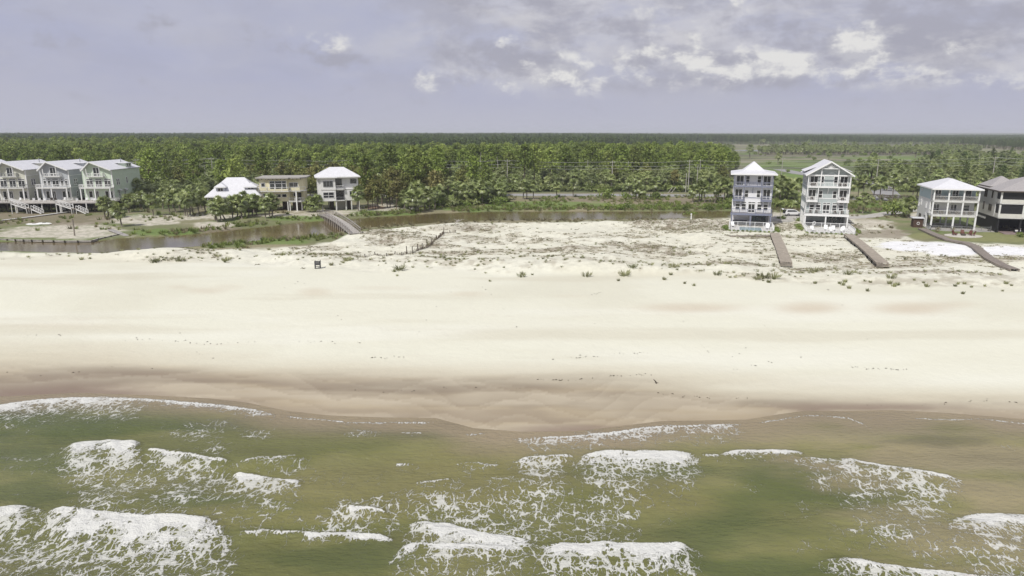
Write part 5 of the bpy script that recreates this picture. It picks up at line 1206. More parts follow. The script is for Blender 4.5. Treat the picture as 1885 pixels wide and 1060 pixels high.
for yy, zz, w_, h_ in ((3.2, 4.6, .5, 1.3), (8.2, 4.9, .5, .9), (10.4, 4.4, .4, .7), (9, 8.4, .45, .45), (8.3, 5.9, .4, .5)): G.win('L', -hw, pd + yy, zz, w_, h_, 1, 0, .1)
G.hip(-hw, hw, 0, pd + D_, 9.78, 2.1, .65, M_roofw, 3.5)
G.rail([(-hw - .4, 1.2), (-hw - .4, -2.6), (3.4, -2.6), (7.6, -1.6), (8.6, 2)], 0, 1.1, M_metal, 'fence', .3, 1.9)
X_, Y_, Z_ = world_of(G.root, 0, 0); T_ = thing('patio', 'pale concrete patio around the stilts of the white and pale blue house', 'patio', (X_, Y_, Z_), G.root.rotation_euler.z)
MB().prism([(-hw - .6, -1.2), (-2.5, -3.0), (3.6, -3.0), (8.4, -2), (9.4, 3), (hw, 6), (hw, 12), (-hw, 12)], -.5, .09).build('slab', M_conc, T_)
X_, Y_, Z_ = world_of(G.root, -hw - 2.2, 3.0); sh = thing('garden_shed', 'small dark brown shed with a white lean-to roof beside the stilt house', 'shed', (X_, Y_, gz(X_, Y_) - .1), G.root.rotation_euler.z)
MB().box(-1.05, 1.05, -1.2, 1.2, 0, 2.3).build('wall', mat('dark_brown_boards', (.085, .05, .035), .8, .2), sh); m = MB(); m.prism([(-1.4, -1.5), (1.3, -1.5), (1.3, 1.4), (-1.4, 1.4)], 2.32, 2.46); m.build('roof', M_roofw, sh)
m = MB(); m.tube([(.3 * math.cos(a), -1.27, 1.1 + .3 * math.sin(a)) for a in np.linspace(0, 6.283, 13)], .07, 5); m.build('wreath', M_white, sh)
# fire pit circle with chairs
x, y, z = on(1773, 434.2); fp = thing('fire_pit', 'round pale stone fire circle on the lawn before the stilt house', 'fire pit', (x, y, z)); MB().prism([(3.6 * math.cos(a) * 1.1, 3.0 * math.sin(a)) for a in np.linspace(0, 6.283, 24, endpoint=False)], -.2, .1).build('paving', mat('pale_stone', (.55, .52, .46), .9, .15), fp)
MB().prism([(.5 * math.cos(a), .5 * math.sin(a)) for a in np.linspace(0, 6.283, 12, endpoint=False)], .1, .5).build('bowl', M_wdark, fp)
M_red = mat('red_brown_chair', (.13, .05, .035), .6, .15)
for i, a in enumerate((2.9, 2.2, 1.2, .4, -.25)):
    o = thing('fireside_chair', 'red-brown wooden chair at the fire circle before the stilt house', 'chair', (x + 1.9 * math.cos(a), y + 1.5 * math.sin(a), z + .1), a - math.pi / 2, 'red-brown chairs round the fire circle')
    MB().box(-.35, .35, -.35, .3, .3, .38).build('seat', M_red, o); m = MB(); m.bar((0, .28, .35), (0, .55, 1.05), .7, .06); m.build('backrest', M_red, o)
    for sx in (-.33, .33): MB().box(sx - .05, sx + .05, -.35, -.27, 0, .55).build('leg', M_red, o); MB().box(sx - .05, sx + .05, .25, .33, 0, .55).build('leg', M_red, o)

# ---- cream house with grey roof on a black lattice base (far right)
S_cr = siding('cream_siding', (0.64, 0.625, 0.57)); x, y, z = on(1899, 430.5); H = Bld('lattice_house', 'cream house with grey shingle roof over a black lattice ground floor at the right edge', (x, y, z), 17.8); hw = 7.2
H.part('wall', S_cr, (-hw, hw, 2.6, 15, 3.4, 9.5)); M_blk = mat('black_screen', (.018, .018, .02), .5, .2)
H.part('lattice_wall', M_blk, (-hw + .05, -hw + .2, .4, 15, 0, 3.1), (-hw + .2, hw, 9, 9.2, 0, 3.1))
H.part('base_beam', M_blk, (-hw, hw, -.1, 15, 3.1, 3.38))
for f in (3.4, 6.7):
    H.part('porch_floor', M_offw, (-hw, hw, -.1, 2.6, f - .02, f + .2)); H.part('parapet', S_cr, (-hw, hw, -.12, .0, f + .2, f + 1.05), (-hw - .06, -hw + .06, 0, 2.6, f + .2, f + 1.05))
    H.part('screen', M_blk, (-hw + .3, hw - .3, .1, .14, f + 1.06, f + 2.98), (-hw + .04, -hw + .08, .25, 2.5, f + 1.06, f + 2.98), label='dark insect screen')
    for k in range(4): H.post(-hw + .12 + (2 * hw - .24) * k / 3, -.02, f + .2, f + 3.1, .34, M_offw)
    H.post(-hw, 2.6, f + .2, f + 3.1, .25, M_offw)
for yy, zz in ((5.5, 7.7), (9.6, 7.6), (10.7, 7.6), (10.5, 4.6)): H.win('L', -hw, yy, zz, .55, 1.6, 1, 0, .1, 'window', M_wdark)
H.win('L', -hw, 5.9, 4.7, 1.9, 1.3, 3, 1, .1, 'window', M_wdark)
for k in range(6): H.part('vent_panel', M_offw, (-hw - .01, -hw + .045, 8.3 + k * 1.05, 8.95 + k * 1.05, 2.3, 2.75))
H.hip(-hw, hw, 0, 15, 9.75, 2.9, .7, M_roofg, 2.0, M_wdark); H.hip(-hw + .2, -1, 8, 15.5, 10.2, 2.3, .4, M_roofg, 1, M_wdark)
for k in range(4): H.post(-hw + .3 + k * 4.4, .2, 0, 3.1, .35, M_blk)
X_, Y_, Z_ = world_of(H.root, 0, 0); T_ = thing('terrace', 'reddish paved terrace below the cream house on black lattice', 'terrace', (X_, Y_, Z_), H.root.rotation_euler.z)
MB().box(-hw + 1, hw, -2.5, 9, -.8, .12).build('slab', mat('reddish_paver', (.26, .2, .19), .85, .15), T_)
for (lx, ly, l) in ((-2.6, 0.5, 'white scooter parked under the cream house'), (-.6, 1.2, 'dark motorcycle parked under the cream house')):
    X_, Y_, Z_ = world_of(H.root, lx, ly, .13); o = thing('scooter', l, 'scooter', (X_, Y_, Z_), -.3); mm = M_white if 'white' in l else M_wdark
    MB().box(-.6, .5, -.15, .15, .3, .62).build('body', mm, o); MB().box(-.55, .05, -.16, .16, .63, .78).build('seat', M_wdark, o)
    for a in (-.6, .65): m = MB(); m.tube([(a, -.07, .27), (a, .07, .27)], .27, 12); m.build('wheel', M_blk, o)
    m = MB(); m.bar((.55, 0, .3), (.4, 0, 1.05), .1); m.bar((.38, -.35, 1.05), (.38, .35, 1.05), .06); m.build('handlebar', mm, o)

# ---- white three-storey hip-roofed house by the footbridge
S_wh = siding('soft_white_siding', (0.72, 0.715, 0.70)); x, y, z = on(627, 387.5); Dh = Bld('hip_roof_house', 'white three-storey hip-roofed house with a garage at the end of the footbridge', (x, y, z), -17); B = Dh
M_garage = siding('grey_garage_door', (.33, .32, .29), .5, .05)
B.part('wall', S_wh, (-5.3, -1.1, .0, 10, 2.9, 10.0), (-1.1, 5.7, 2.2, 10, 6.2, 10.0), (1.5, 5.7, 1.0, 10, 2.9, 6.15), (-1.1, 1.5, 2.2, 10, 2.9, 6.15)); B.part('side_bay', S_wh, (-6.2, -5.3, 1.5, 10, 2.9, 10.0))
B.part('parapet', S_wh, (1.3, 5.75, .9, 2.2, 6.2, 6.4), (-5.35, -1.05, -.12, -.002, 6.2, 6.7), (-5.35, -1.05, -.12, -.002, 2.9, 3.3)); B.part('garage_wall', M_offw, (-.9, 2.2, 3.2, 8, 0, 2.88))
m = MB(); m.box(-.55, 1.9, 3.1, 3.19, .05, 2.5); m.build('garage_door', M_garage, B.root); B.part('store_wall', M_wdark, (-2.8, -1.6, 4, 8, 0, 2.88), (2.4, 3.3, 3.6, 8, 0, 2.88))
for a in (-6.0, -5.1, -1.15, 1.75, 3.4, 5.6): B.post(a, .25 if a < -1 else 1.3, 0, 2.88, .32, M_offw)
for a in (-6.0, 5.6, -3): B.post(a, 8.5, 0, 2.88, .32, M_offw)
B.win('F', 0, -3.2, 7.2, 2.6, 1.55, 3, 0, .1, 'window', M_metal); B.win('F', 0, -3.2, 3.9, 3.0, 1.6, 2, [.45], .14)
B.win('F', 2.2, -.1, 7.0, 1.8, 2.2, 3, 0, .1, 'door', M_wdark); B.win('F', 2.2, .1, 3.2, 2.2, 2.4, 3, 0, .1, 'door', M_wdark)
B.win('F', 2.2, 4.3, 7.9, 1.7, 1.25, 1, 0, .1, 'window', M_metal); B.win('F', 1.0, 3.7, 4.2, 1.3, 1.4, 1, 0, .1, 'window', M_metal)
B.part('balcony', M_offw, (-1.05, 1.4, .2, 2.2, 6.2, 6.4), (-1.05, 1.45, .2, 2.2, 2.85, 3.05)); B.rail([(-1, .3), (1.3, .3), (1.3, 2.1)], 6.4, .95, M_white); B.rail([(-1, .3), (1.4, .3), (1.4, .95)], 3.05, .95, M_metal)
B.hip(-6.2, 5.7, 1.2, 10, 10.05, 2.6, .6, M_roofw, 4.2); B.hip(-5.6, -1.0, -.1, 7, 10.02, 1.9, .5, M_roofw, 1.5)

# ---- yellow flat-roofed faceted house
S_ye = siding('pale_yellow_stucco', (0.72, 0.67, 0.47), .6, .05, False, .15); x, y, z = on(519, 389.5); B = Bld('flat_roof_house', 'pale yellow faceted two-storey house on posts with a flat roof and big windows', (x, y, z), -8)
fp1 = [(-6.1, 1.2), (-3.6, 1.2), (-3.2, .2), (1.9, .2), (2.3, 1.5), (5.2, 1.5), (6.2, 2.8), (6.2, 11), (-6.1, 11)]
MB().prism(fp1, 6.05, 9.6).build('wall', S_ye, B.root); fp2 = [(-6.0, 1.3), (2.2, 1.3), (2.3, 4.2), (5.9, 4.2), (5.9, 11), (-6.0, 11)]
MB().prism(fp2, 2.9, 5.8).build('wall', S_ye, B.root)
MB().prism([(-6.3, .5), (-4, .5), (-3.6, -.5), (2.4, -.5), (2.8, .6), (5.6, .6), (6.9, 2.3), (6.9, 5), (-6.3, 5)], 5.82, 6.04).build('balcony', M_offw, B.root)
MB().prism([(2.0, 1.0), (5.6, 1.0), (6.5, 2.3), (6.5, 5), (2.0, 5)], 2.68, 2.88).build('balcony', M_offw, B.root)
B.part('parapet', S_ye, (-6.2, -3.9, .52, .62, 6.05, 6.95), (-3.5, 2.3, -.48, -.38, 6.05, 6.7), (2.9, 5.5, .62, .72, 6.05, 6.95)); B.rail([(-6.2, .55), (-3.9, .55), (-3.5, -.45), (2.35, -.45), (2.8, .65), (5.5, .65), (6.8, 2.35)], 6.05, 1.1, M_white, 'railing', 1.0)
B.rail([(2.1, 1.1), (5.5, 1.1), (6.4, 2.4)], 2.9, 1.0, M_white, 'railing', .3)
MB().prism([(-7.0, .4), (-4.2, .4), (-3.8, -.8), (2.5, -.8), (2.9, .4), (5.7, .4), (7.2, 2.4), (7.2, 12), (-7.0, 12)], 9.62, 9.95).build('roof', mat('pale_flat_roof', (.36, .34, .31), .8, .1), B.root)
for k in range(12): B.part('rafter_end', M_wdark, (-6.4 + k * 1.1, -6.15 + k * 1.1, .42 if k not in (3, 4, 5, 6, 7) else -.75, .9, 9.4, 9.61))
for a, w_ in ((-2.2, 1.3), (-.45, 1.75), (1.15, 1.1)): B.win('F', .2, a, 6.6, w_, 1.55, 1, 0, .12, 'window', None, M_glass); B.win('F', .2, a, 8.35, w_, .55, 1, 0, .1, 'window', None, M_glass)
B.win('F', 1.2, -5.0, 7.3, 1.0, 1.0); B.win('F', 1.5, 3.6, 7.1, 2.4, 1.2, 2, 0, .12, 'window', None, M_glass2); B.win('F', 1.3, -4.6, 4.3, 1.1, .9); B.win('F', 1.3, -.9, 4.2, 1.3, .8); B.win('F', 1.3, .8, 4.2, 1.2, .8); B.win('F', 4.2, 3.4, 4.2, .8, .9); B.win('F', 4.2, 4.7, 3.0, .9, 2.1, 1, 0, .1, 'door', M_wdark)
B.post(4.3, .8, 0, 5.8, .35); B.post(5.5, 2.2, 0, 2.68, .35)
for a in (-5.8, -3.0, 1.6, 2.2): B.post(a, 1.5, 0, 2.88, .3, M_offw)
for a in (-5.8, -1, 2.2, 5.8): B.post(a, 9, 0, 2.88, .3, M_offw)
B.part('store_wall', M_wdark, (2.6, 5.4, 3.6, 9, 0, 2.66), (-.6, 1.0, 5, 9, 0, 2.88)); B.part('side_wall', mat('grey_brick', (.2, .18, .165), .9, .2, 6), (5.75, 6.0, 3, 10, 0, 2.88))

# ---- small cottage with white hipped metal roof and dormers
S_la = siding('lavender_white_siding', (0.52, 0.54, 0.60)); x, y, z = on(433, 392); B = Bld('cottage', 'low cottage with steep bright white metal roof and dormers among palms', (x, y, z), -12)
B.part('wall', S_la, (-6.5, 6.5, 1.6, 13, 1.6, 5.0)); B.part('deck', M_white, (-7.2, 5.5, -.6, 1.6, 1.35, 1.58)); B.rail([(-7, 1.5), (-7, -.5), (5.3, -.5)], 1.58, .95, M_white)
for a in (-7, -4.6, -1.5, 1.6, 5.2): B.post(a, -.4, 1.58, 4.9, .22)
for a in (-7, -3, 1, 5.2): B.post(a, -.3, 0, 1.35, .25, M_wood)
B.hip(-7.2, 7.0, -.6, 13, 5.0, 4.9, .5, M_roofw, 5.0)
B.win('F', 1.6, -4.5, 2.4, 1.0, 1.5, 1, 1); B.win('F', 1.6, -1.8, 1.8, 1.6, 2.1, 2, 0, .12, 'door'); B.win('F', 1.6, .6, 2.4, 1, 1.5, 1, 1)
for (dx, dy, w_, dz, l) in ((-3.6, .9, 2.4, 5.7, None), (4.6, 1.6, 3.0, 5.6, None)):
    B.part('dormer_wall', S_la, (dx - w_ / 2, dx + w_ / 2, dy, dy + 3.2, dz, dz + 1.9)); B.hip(dx - w_ / 2, dx + w_ / 2, dy - .4, dy + 4.5, dz + 1.9, 1.1, .35, M_roofw, 2, M_white, 'dormer_roof'); B.win('F', dy, dx, dz + .35, w_ * .55, 1.15, 2)

# ---- row of beach townhouses on the left
S_front = {0: siding('dusty_teal_siding', (.20, .27, .29)), 1: siding('warm_cream_siding', (.60, .60, .51)), 2: siding('mid_grey_siding', (.42, .44, .46)), 3: siding('mint_siding', (.58, .67, .54))}
LBL = ['teal townhouse cut by the left edge of the row', 'cream gabled townhouse with three upper window groups, left of the grey one', 'grey gabled townhouse in the middle of the left-hand row', 'mint green gabled townhouse at the right end of the left-hand row']
for i in range(4):
    cx = -123.8 - 12.9 * (3 - i); gy = 206.5; B = Bld('townhouse', LBL[i], (cx, gy, gz(cx, gy)), -3); w = S_front[i]; hw = 4.0; Dp = 17.5
    B.part('wall', w, (-hw, hw, 0, Dp, 3.05, 12.0)); B.gwall(-hw, hw, .01, Dp - .01, 11.98, 12.0, 14.2, w, -1.6)
    B.part('side_wing', w, (-hw - 1.8, -hw - .003, 2.2, Dp, 3.05, 11.9)); 
    B.gable(-hw, hw, -.2, Dp, 12.02, 14.3, .35, .9, M_roofw, -1.6)
    mb = MB(); mb.prism([(-hw - 2.2, 1.9), (-hw + .2, 1.9), (-hw + .2, Dp + .2), (-hw - 2.2, Dp + .2)], 11.92, 12.05); mb.build('side_roof', M_roofw, B.root)
    for sx in (-1, 1): B.part('corner_board', M_white, (sx * hw - .12, sx * hw + .12, -.06, .1, 3.05, 12.0))
    B.part('band', M_white if i in (1, 2) else w, (hw + .003, hw + .06, .2, Dp, 6.7, 6.85), (hw + .003, hw + .06, .2, Dp, 10.2, 10.32))
    # top balcony in the gable
    B.part('balcony', M_offw, (-2.9, 2.0, -1.0, -.02, 9.85, 10.05)); B.rail([(-2.85, -.1), (-2.85, -.95), (1.95, -.95), (1.95, -.1)], 10.05, .9, M_white if i != 1 else M_metal, 'railing', .3)
    B.win('F', 0, -.3, 10.2, 1.7, 2.3, 2, [.25], .13, 'door')
    for a in (-2.8, 1.0): B.post(a, -.9, 10.05, 12.3 if a < 0 else 13, .16)
    # first floor windows behind a shallow balcony
    B.part('balcony', M_offw, (-hw - .8, hw + .3, -2.2, -.02, 6.55, 6.8)); B.rail([(-hw - .75, -.1), (-hw - .75, -2.15), (hw + .25, -2.15), (hw + .25, -.1)], 6.8, .95, M_metal if i == 1 else M_white, 'railing', .3)
    for a in ((-2.6, 0, 2.6) if i != 2 else (-3.1, -1.9, 0, 1.9, 3.1)):
        wd = 1.8 if (i != 2 or a == 0) else .75
        B.win('F', 0, a, 7.0 if (i != 2 or a == 0) else 7.3, wd, 1.75 if (i != 2 or a == 0) else 1.4, 2 if wd > 1 else 1, 0 if wd > 1 else 1, .12, 'door' if wd > 1 else 'window', None, M_glass2 if i == 3 else M_glass); B.win('F', 0, a, 9.05, wd, .25, 1, 0, .08, 'transom')
    for a in (-2.7, -.9, 2.0, 3.2): B.win('F', 0, a, 3.5, .9, 2.1, 1 if a != -.9 else 2, 0, .12, 'door')
    for a in (-hw - .5, -.4, hw): B.post(a, -2.0, 3.1, 6.55, .26)
    # side windows
    for yy, zz, w_ in ((2.6, 7.4, .6), (3.7, 7.4, .6), (8.6, 7.6, .6), (3.2, 4.0, .6), (6.6, 4.0, .6), (14.6, 4.0, .6)): B.win('R', hw, yy, zz, w_, 1.7 if zz > 5 else 1.4, 1, 1, .12)
    if i == 3:
        for yy in (3.2, 6.6, 14.6):
            mb = MB(); mb.poly([(hw + .08, yy - .9, 5.95), (hw + 1.0, yy - .9, 5.65), (hw + 1.0, yy + .9, 5.65), (hw + .08, yy + .9, 5.95)]); mb.poly([(hw + .08, yy + .9, 5.88), (hw + 1.0, yy + .9, 5.58), (hw + 1.0, yy - .9, 5.58), (hw + .08, yy - .9, 5.88)])
            mb.poly([(hw + 1.0, yy - .9, 5.58), (hw + 1.0, yy + .9, 5.58), (hw + 1.0, yy + .9, 5.65), (hw + 1.0, yy - .9, 5.65)]); mb.bar((hw + .08, yy - .8, 5.0), (hw + .95, yy - .8, 5.58), .08); mb.bar((hw + .08, yy + .8, 5.0), (hw + .95, yy + .8, 5.58), .08); mb.build('awning', M_offw, B.root)
    # shed dormer on the right slope
    B.part('dormer_wall', w, (hw - 2.6, hw - .3, 9.6, 13.2, 12.0, 13.5)); mb = MB(); mb.prism([(hw - 3.6, 9.0), (hw + .3, 9.0), (hw + .3, 13.8), (hw - 3.6, 13.8)], 13.52, 13.66); mb.build('dormer_roof', M_roofw, B.root)
    for yy in (10.7, 12.1): B.win('R', hw - .3, yy, 12.5, .6, .75, 1, 0, .1)
    B.part('vent_pipe', M_metal, (.6, .75, 13, 13.15, 13.5, 15.0))
    # deck, stairs, pilings
    B.part('deck', M_bleach, (-hw - 3.6, hw + 1.6, -8.6 + .9 * (i % 2), -.05, 2.88, 3.04)); B.part('deck_skirt', M_wgrey, (-hw - 3.6, hw + 1.6, -8.72 + .9 * (i % 2), -8.61 + .9 * (i % 2), 2.74, 3.0), (hw + 1.61, hw + 1.7, -7.5, 0, 2.74, 3.0))
    B.rail([(-hw - 3.5, -5), (-hw - 3.5, -8.5), (hw + 1.5, -8.5)] if i == 1 else [(hw + 1.5, -5.8), (hw + 1.5, -.2)], 3.04, .95, M_offw, 'railing', .3)
    for a in (-hw - 3.4, -hw + .2, 0, hw + 1.4):
        for b in (-8.2, -4): B.post(a, b, 0, 2.86, .26, M_wood if b > -5 else M_offw, 'piling')
    for a in (-3.7, -.9, 1.6, 3.7):
        for b in (1, 6, 11.5, 17): B.post(a, b, 0, 3.04, .32, M_wdark, 'piling')
    B.part('underfloor_wall', M_wdark, (-hw + .2, hw - .2, 12, 12.2, 0, 2.6)); B.part('store_panel', M_offw, (1.8, 3.6, -3.2, -3.0, .2, 2.6))
    B.stairs(-hw - 3.4, -9.4, 3.0, 0, 1.45, 1.3, M_wood, dx=4.0); B.part('landing', M_wood, (-hw + .6, -hw + 2.0, -10.1, -8.8, 1.38, 1.45)); B.stairs(-hw + 2.0, -9.4, 1.4, 0, .05, 1.3, M_wood, dx=2.6)
    B.part('stair_post', M_offw, (-hw - 3.5, -hw - 3.35, -10.1, -9.95, 0, 3.9), (-hw + .6, -hw + .75, -10.1, -9.95, 0, 1.4), (-hw + 1.9, -hw + 2.05, -10.1, -9.95, 0, 1.4))
    # deck furniture
    r = np.random.default_rng(i + 400)
    for k in range(6):
        X_, Y_, Z_ = world_of(B.root, -4 + k * 1.55, -4.6 + r.uniform(-1, 1.5), 3.05); o = thing('deck_chair', 'chair on the deck of the %s townhouse' % ['teal', 'cream', 'grey', 'mint'][i], 'chair', (X_, Y_, Z_), r.uniform(-1, 1), 'chairs on the %s townhouse deck' % ['teal', 'cream', 'grey', 'mint'][i])
        cm = M_white if r.random() < .55 else M_wdark
        MB().box(-.32, .32, -.3, .35, .35, .43).build('seat', cm, o); MB().box(-.32, .32, .35, .42, .4, 1.0).build('backrest', cm, o)
        for a in (-.28, .28): MB().box(a - .03, a + .03, -.25, -.19, 0, .35).build('leg', cm, o); MB().box(a - .03, a + .03, .3, .36, 0, .35).build('leg', cm, o)
# ------------------------------------------------------------------ footbridge over the creek
a0 = np.array(on(592, 396.5)); a1 = np.array(on(654, 431.5)); a0[2] = 1.7; a1[2] = a1[2] + .1
BR = thing('footbridge', 'weathered wooden footbridge with railings and piles crossing the creek', 'footbridge', tuple(a0), 0)
dv = a1 - a0; L = float(np.linalg.norm(dv[:2])); BR.rotation_euler = (0, 0, math.atan2(dv[1], dv[0]))
def bz(f): return .1 + 1.15 * math.sin(math.pi * min(1, f * 1.0)) ** .7 * (1 - .3 * f) + (a1[2] - a0[2]) * f
dk = MB(); n = 150
for k in range(n):
    f = (k + .5) / n; dk.box(f * L - L / n * .46, f * L + L / n * .46, -1.25, 1.25, bz(f) - .06, bz(f))
dk.build('deck_boards', M_bleach, BR)['kind'] = 'stuff'
for sy_ in (-1, 1):
    m = MB()
    for k in range(30):
        f, g = k / 30, (k + 1) / 30
        for hh in (1.1,): m.bar((f * L, sy_ * 1.25, bz(f) + hh), (g * L, sy_ * 1.25, bz(g) + hh), .18, .07)
        m.bar((f * L, sy_ * 1.25, bz(f) + .55), (g * L, sy_ * 1.25, bz(g) + .55), .05, .1)
        m.bar((f * L, sy_ * 1.2, bz(f) - .2), (g * L, sy_ * 1.2, bz(g) - .2), .1, .28)
    m.build('rail', M_wgrey, BR)
mp_ = MB().box(-.07, .07, -.07, .07, -.2, 1.1).mesh('post', M_wood); ml = MB().tube([(0, 0, -3.2), (0, 0, -.1)], .16, 8).mesh('pile', M_wood)
for k in range(23):
    for sy_ in (-1, 1): o = link(bpy.data.objects.new('post', mp_), BR); o.location = (L * k / 22, sy_ * 1.25, bz(k / 22))
for k in range(15):
    for sy_ in (-1, 1): o = link(bpy.data.objects.new('pile', ml), BR); o.location = (L * (k + .3) / 17, sy_ * 1.1, bz(k / 17))
# ------------------------------------------------------------------ boardwalks
def boardwalk(pts, w, label, m, h=.45, steps=True, name='boardwalk'):
    P3 = []
    W_ = [np.array(at(a, b, 1.9)) for a, b in pts]
    for i in range(len(W_)):
        for t_ in ((0, .25, .5, .75) if i < len(W_) - 1 else (0,)):
            q_ = W_[i] + (W_[min(i + 1, len(W_) - 1)] - W_[i]) * t_; P3.append(np.array([q_[0], q_[1], gz(*q_)]))
    o = thing(name, label, 'boardwalk', tuple(P3[0])); mb = MB(); sd_ = MB(); lg = MB()
    O = P3[0]; tot = 0
    zs = [p_[2] for p_ in P3]; zs = [max(zs[max(0, i - 1):i + 2]) + h for i in range(len(zs))]; zs = [sum(zs[max(0, i - 2):i + 3]) / len(zs[max(0, i - 2):i + 3]) for i in range(len(zs))]
    for i in range(len(P3) - 1):
        A, B_ = P3[i] - O, P3[i + 1] - O; d = (B_ - A)[:2]; Ls = np.linalg.norm(d); d = d / Ls; nrm = np.array([-d[1], d[0]]); n_ = max(2, int(Ls / .3)); za, zb = zs[i] - O[2], zs[i + 1] - O[2]
        for k in range(n_):
            f = (k + .5) / n_; c = A[:2] + d * Ls * f; zz = za + (zb - za) * f; hx = Ls / n_ * .47 * d; hn = nrm * w / 2
            v = [(*(c - hx - hn), zz), (*(c + hx - hn), zz), (*(c + hx + hn), zz), (*(c - hx + hn), zz)]
            b = len(mb.v); mb.v += [(p[0], p[1], p[2] - .05) for p in v] + v
            for q in ((0, 3, 2, 1), (4, 5, 6, 7), (0, 1, 5, 4), (1, 2, 6, 5), (2, 3, 7, 6), (3, 0, 4, 7)): mb.f.append(tuple(b + t for t in q)); mb.m.append(0)
        for s_ in (-1, 1): sd_.bar((*(A[:2] + nrm * s_ * (w / 2 - .06)), za - .19), (*(B_[:2] + nrm * s_ * (w / 2 - .06)), zb - .19), .08, .26)
        n2 = max(1, int(Ls / 2.4))
        for k in range(n2 + 1):
            c = A[:2] + d * Ls * k / n2; zz = za + (zb - za) * k / n2
            for s_ in (-1, 1): q = c + nrm * s_ * (w / 2 - .18); lg.box(q[0] - .08, q[0] + .08, q[1] - .08, q[1] + .08, zz - 1.6, zz - .07)
    mb.build('deck_boards', m, o)['kind'] = 'stuff'; sd_.build('side_beam', M_wood, o); lg.build('supports', M_wood, o)
    if steps:
        A, B_ = P3[-2] - O, P3[-1] - O; d = (B_ - A)[:2]; d /= np.linalg.norm(d); nrm = np.array([-d[1], d[0]])
        for k in range(3):
            st_ = MB(); c = B_[:2] + d * (.25 + k * .36); zz = zs[-1] - O[2] - (k + 1) * .15
            st_.bar((*(c - nrm * w / 2), zz), (*(c + nrm * w / 2), zz), .32, .06); st_.build('step', m, o)
    return o
M_bw = mat('sandy_brown_boards', (.36, .315, .255), .85, .2, 1.5)
boardwalk([(1425.5, 432.5), (1436, 459), (1447, 486)], 2.0, 'straight brown boardwalk crossing the dunes from the slate-blue trimmed house', M_bw, .8)
boardwalk([(1343, 432), (1425, 431.5)], 1.2, 'low wooden walk along the front of the pool terrace', M_wood, .15, False)
boardwalk([(1562, 434.5), (1589, 458.5), (1624, 489)], 2.0, 'brown boardwalk running from the corner of the grey-green house to the dunes', M_bw, .8)
boardwalk([(1697, 420), (1722, 431), (1747, 440.5), (1778, 447), (1797, 456), (1822, 476), (1845, 487), (1868, 495)], 1.7, 'long winding grey-brown boardwalk from the stilt house over white sand', mat('greyed_boards', (.25, .215, .185), .85, .2, 1.5), .4, False)
boardwalk([(0, 404.5), (60, 397.5), (128, 388.5)], 1.0, 'thin white walkway slanting across the grass before the townhouses', M_offw, .3, False)
boardwalk([(-130, 408), (0, 404.5)], 1.0, 'white walkway running out of the frame at the left edge', M_offw, .3, False)
g0 = np.array(on(203, 425)); g1 = np.array(on(234, 434)); 
o = thing('gangway', 'small wooden gangway sloping from the bank to the creek', 'gangway', tuple(g0)); m = MB(); d = g1 - g0; m.bar((0, 0, .35), (d[0], d[1], -.05), 1.3, .1); m.build('deck', M_wgrey, o); m = MB(); m.box(-.1, .1, -.1, .1, -1, .3); m.build('post', M_wood, o)
# ------------------------------------------------------------------ timber bulkhead
BH = [(-140, 441), (0, 441.2), (60, 443), (120, 444.5), (168, 444.0), (180, 440.5), (203, 435.5), (226, 430)]
pts = [np.array([*at(a, b, 1.5)]) for a, b in BH]
o = thing('bulkhead', 'dark timber bulkhead with pale caps and round piles holding the creek bank', 'bulkhead', (*pts[0], 1.3)); O = np.array([*pts[0]])
brd = MB(); cap = MB(); wl = MB()
pile = MB().tube([(0, 0, -1.3), (0, 0, .45)], .15, 8).mesh('pile', M_wdark)
for i in range(len(pts) - 1):
    A, B_ = pts[i] - O, pts[i + 1] - O; Ls = np.linalg.norm(B_ - A); d = (B_ - A) / Ls; nrm = np.array([d[1], -d[0]]); n_ = max(1, int(Ls / .28))
    for k in range(n_):
        f0, f1_ = (k + .04) / n_, (k + .96) / n_; wl.bar((*(A + (B_ - A) * (f0 + f1_) / 2), -1.0), (*(A + (B_ - A) * (f0 + f1_) / 2), .3), Ls / n_ * .92, .07)
    cap.bar((*A, .36), (*B_, .36), .3, .08); 
    for zz in (.12, -.35): brd.bar((*(A + nrm * .1), zz), (*(B_ + nrm * .1), zz), .1, .16)
    n_ = max(1, round(Ls / 2.3))
    for k in range(n_): c = A + (B_ - A) * k / n_ + nrm * .25; q = link(bpy.data.objects.new('pile', pile), o); q.location = (*c, 0)
wl.build('sheet_boards', M_wdark, o)['kind'] = 'stuff'; cap.build('cap_board', M_bleach, o); brd.build('wale', M_bleach, o)
# mooring pole, kayaks, bird post
x, y, z = on(137.5, 433.5); o = thing('mooring_pole', 'lone tall brown wooden pole standing on the sand above the bulkhead', 'pole', (x, y, z)); m = MB(); m.tube([(0, 0, 0), (.05, 0, 3.6)], [.16, .13], 8); m.build('shaft', M_wood, o); m = MB(); m.tube([(.05, 0, 3.6), (.05, 0, 3.75)], [.15, .03], 8); m.build('tip', M_wdark, o)
for (a, b, rz, l) in ((63, 414.5, .1, 'left white hull lying on the grass by the creek'), (82, 413.2, -.05, 'right white hull lying on the grass by the creek')):
    x, y, z = on(a, b); o = thing('kayak', l, 'kayak', (x, y, z), rz); m = MB(); m.tube([(-2, 0, .3), (-1.3, 0, .22), (0, 0, .2), (1.3, 0, .22), (2, 0, .32)], [.04, .26, .33, .26, .04], 8); m.build('hull', M_white, o); m = MB(); m.prism([(.55 * math.cos(t_), .2 * math.sin(t_)) for t_ in np.linspace(0, 6.28, 12, endpoint=False)], .5, .56); m.build('cockpit', M_wdark, o)
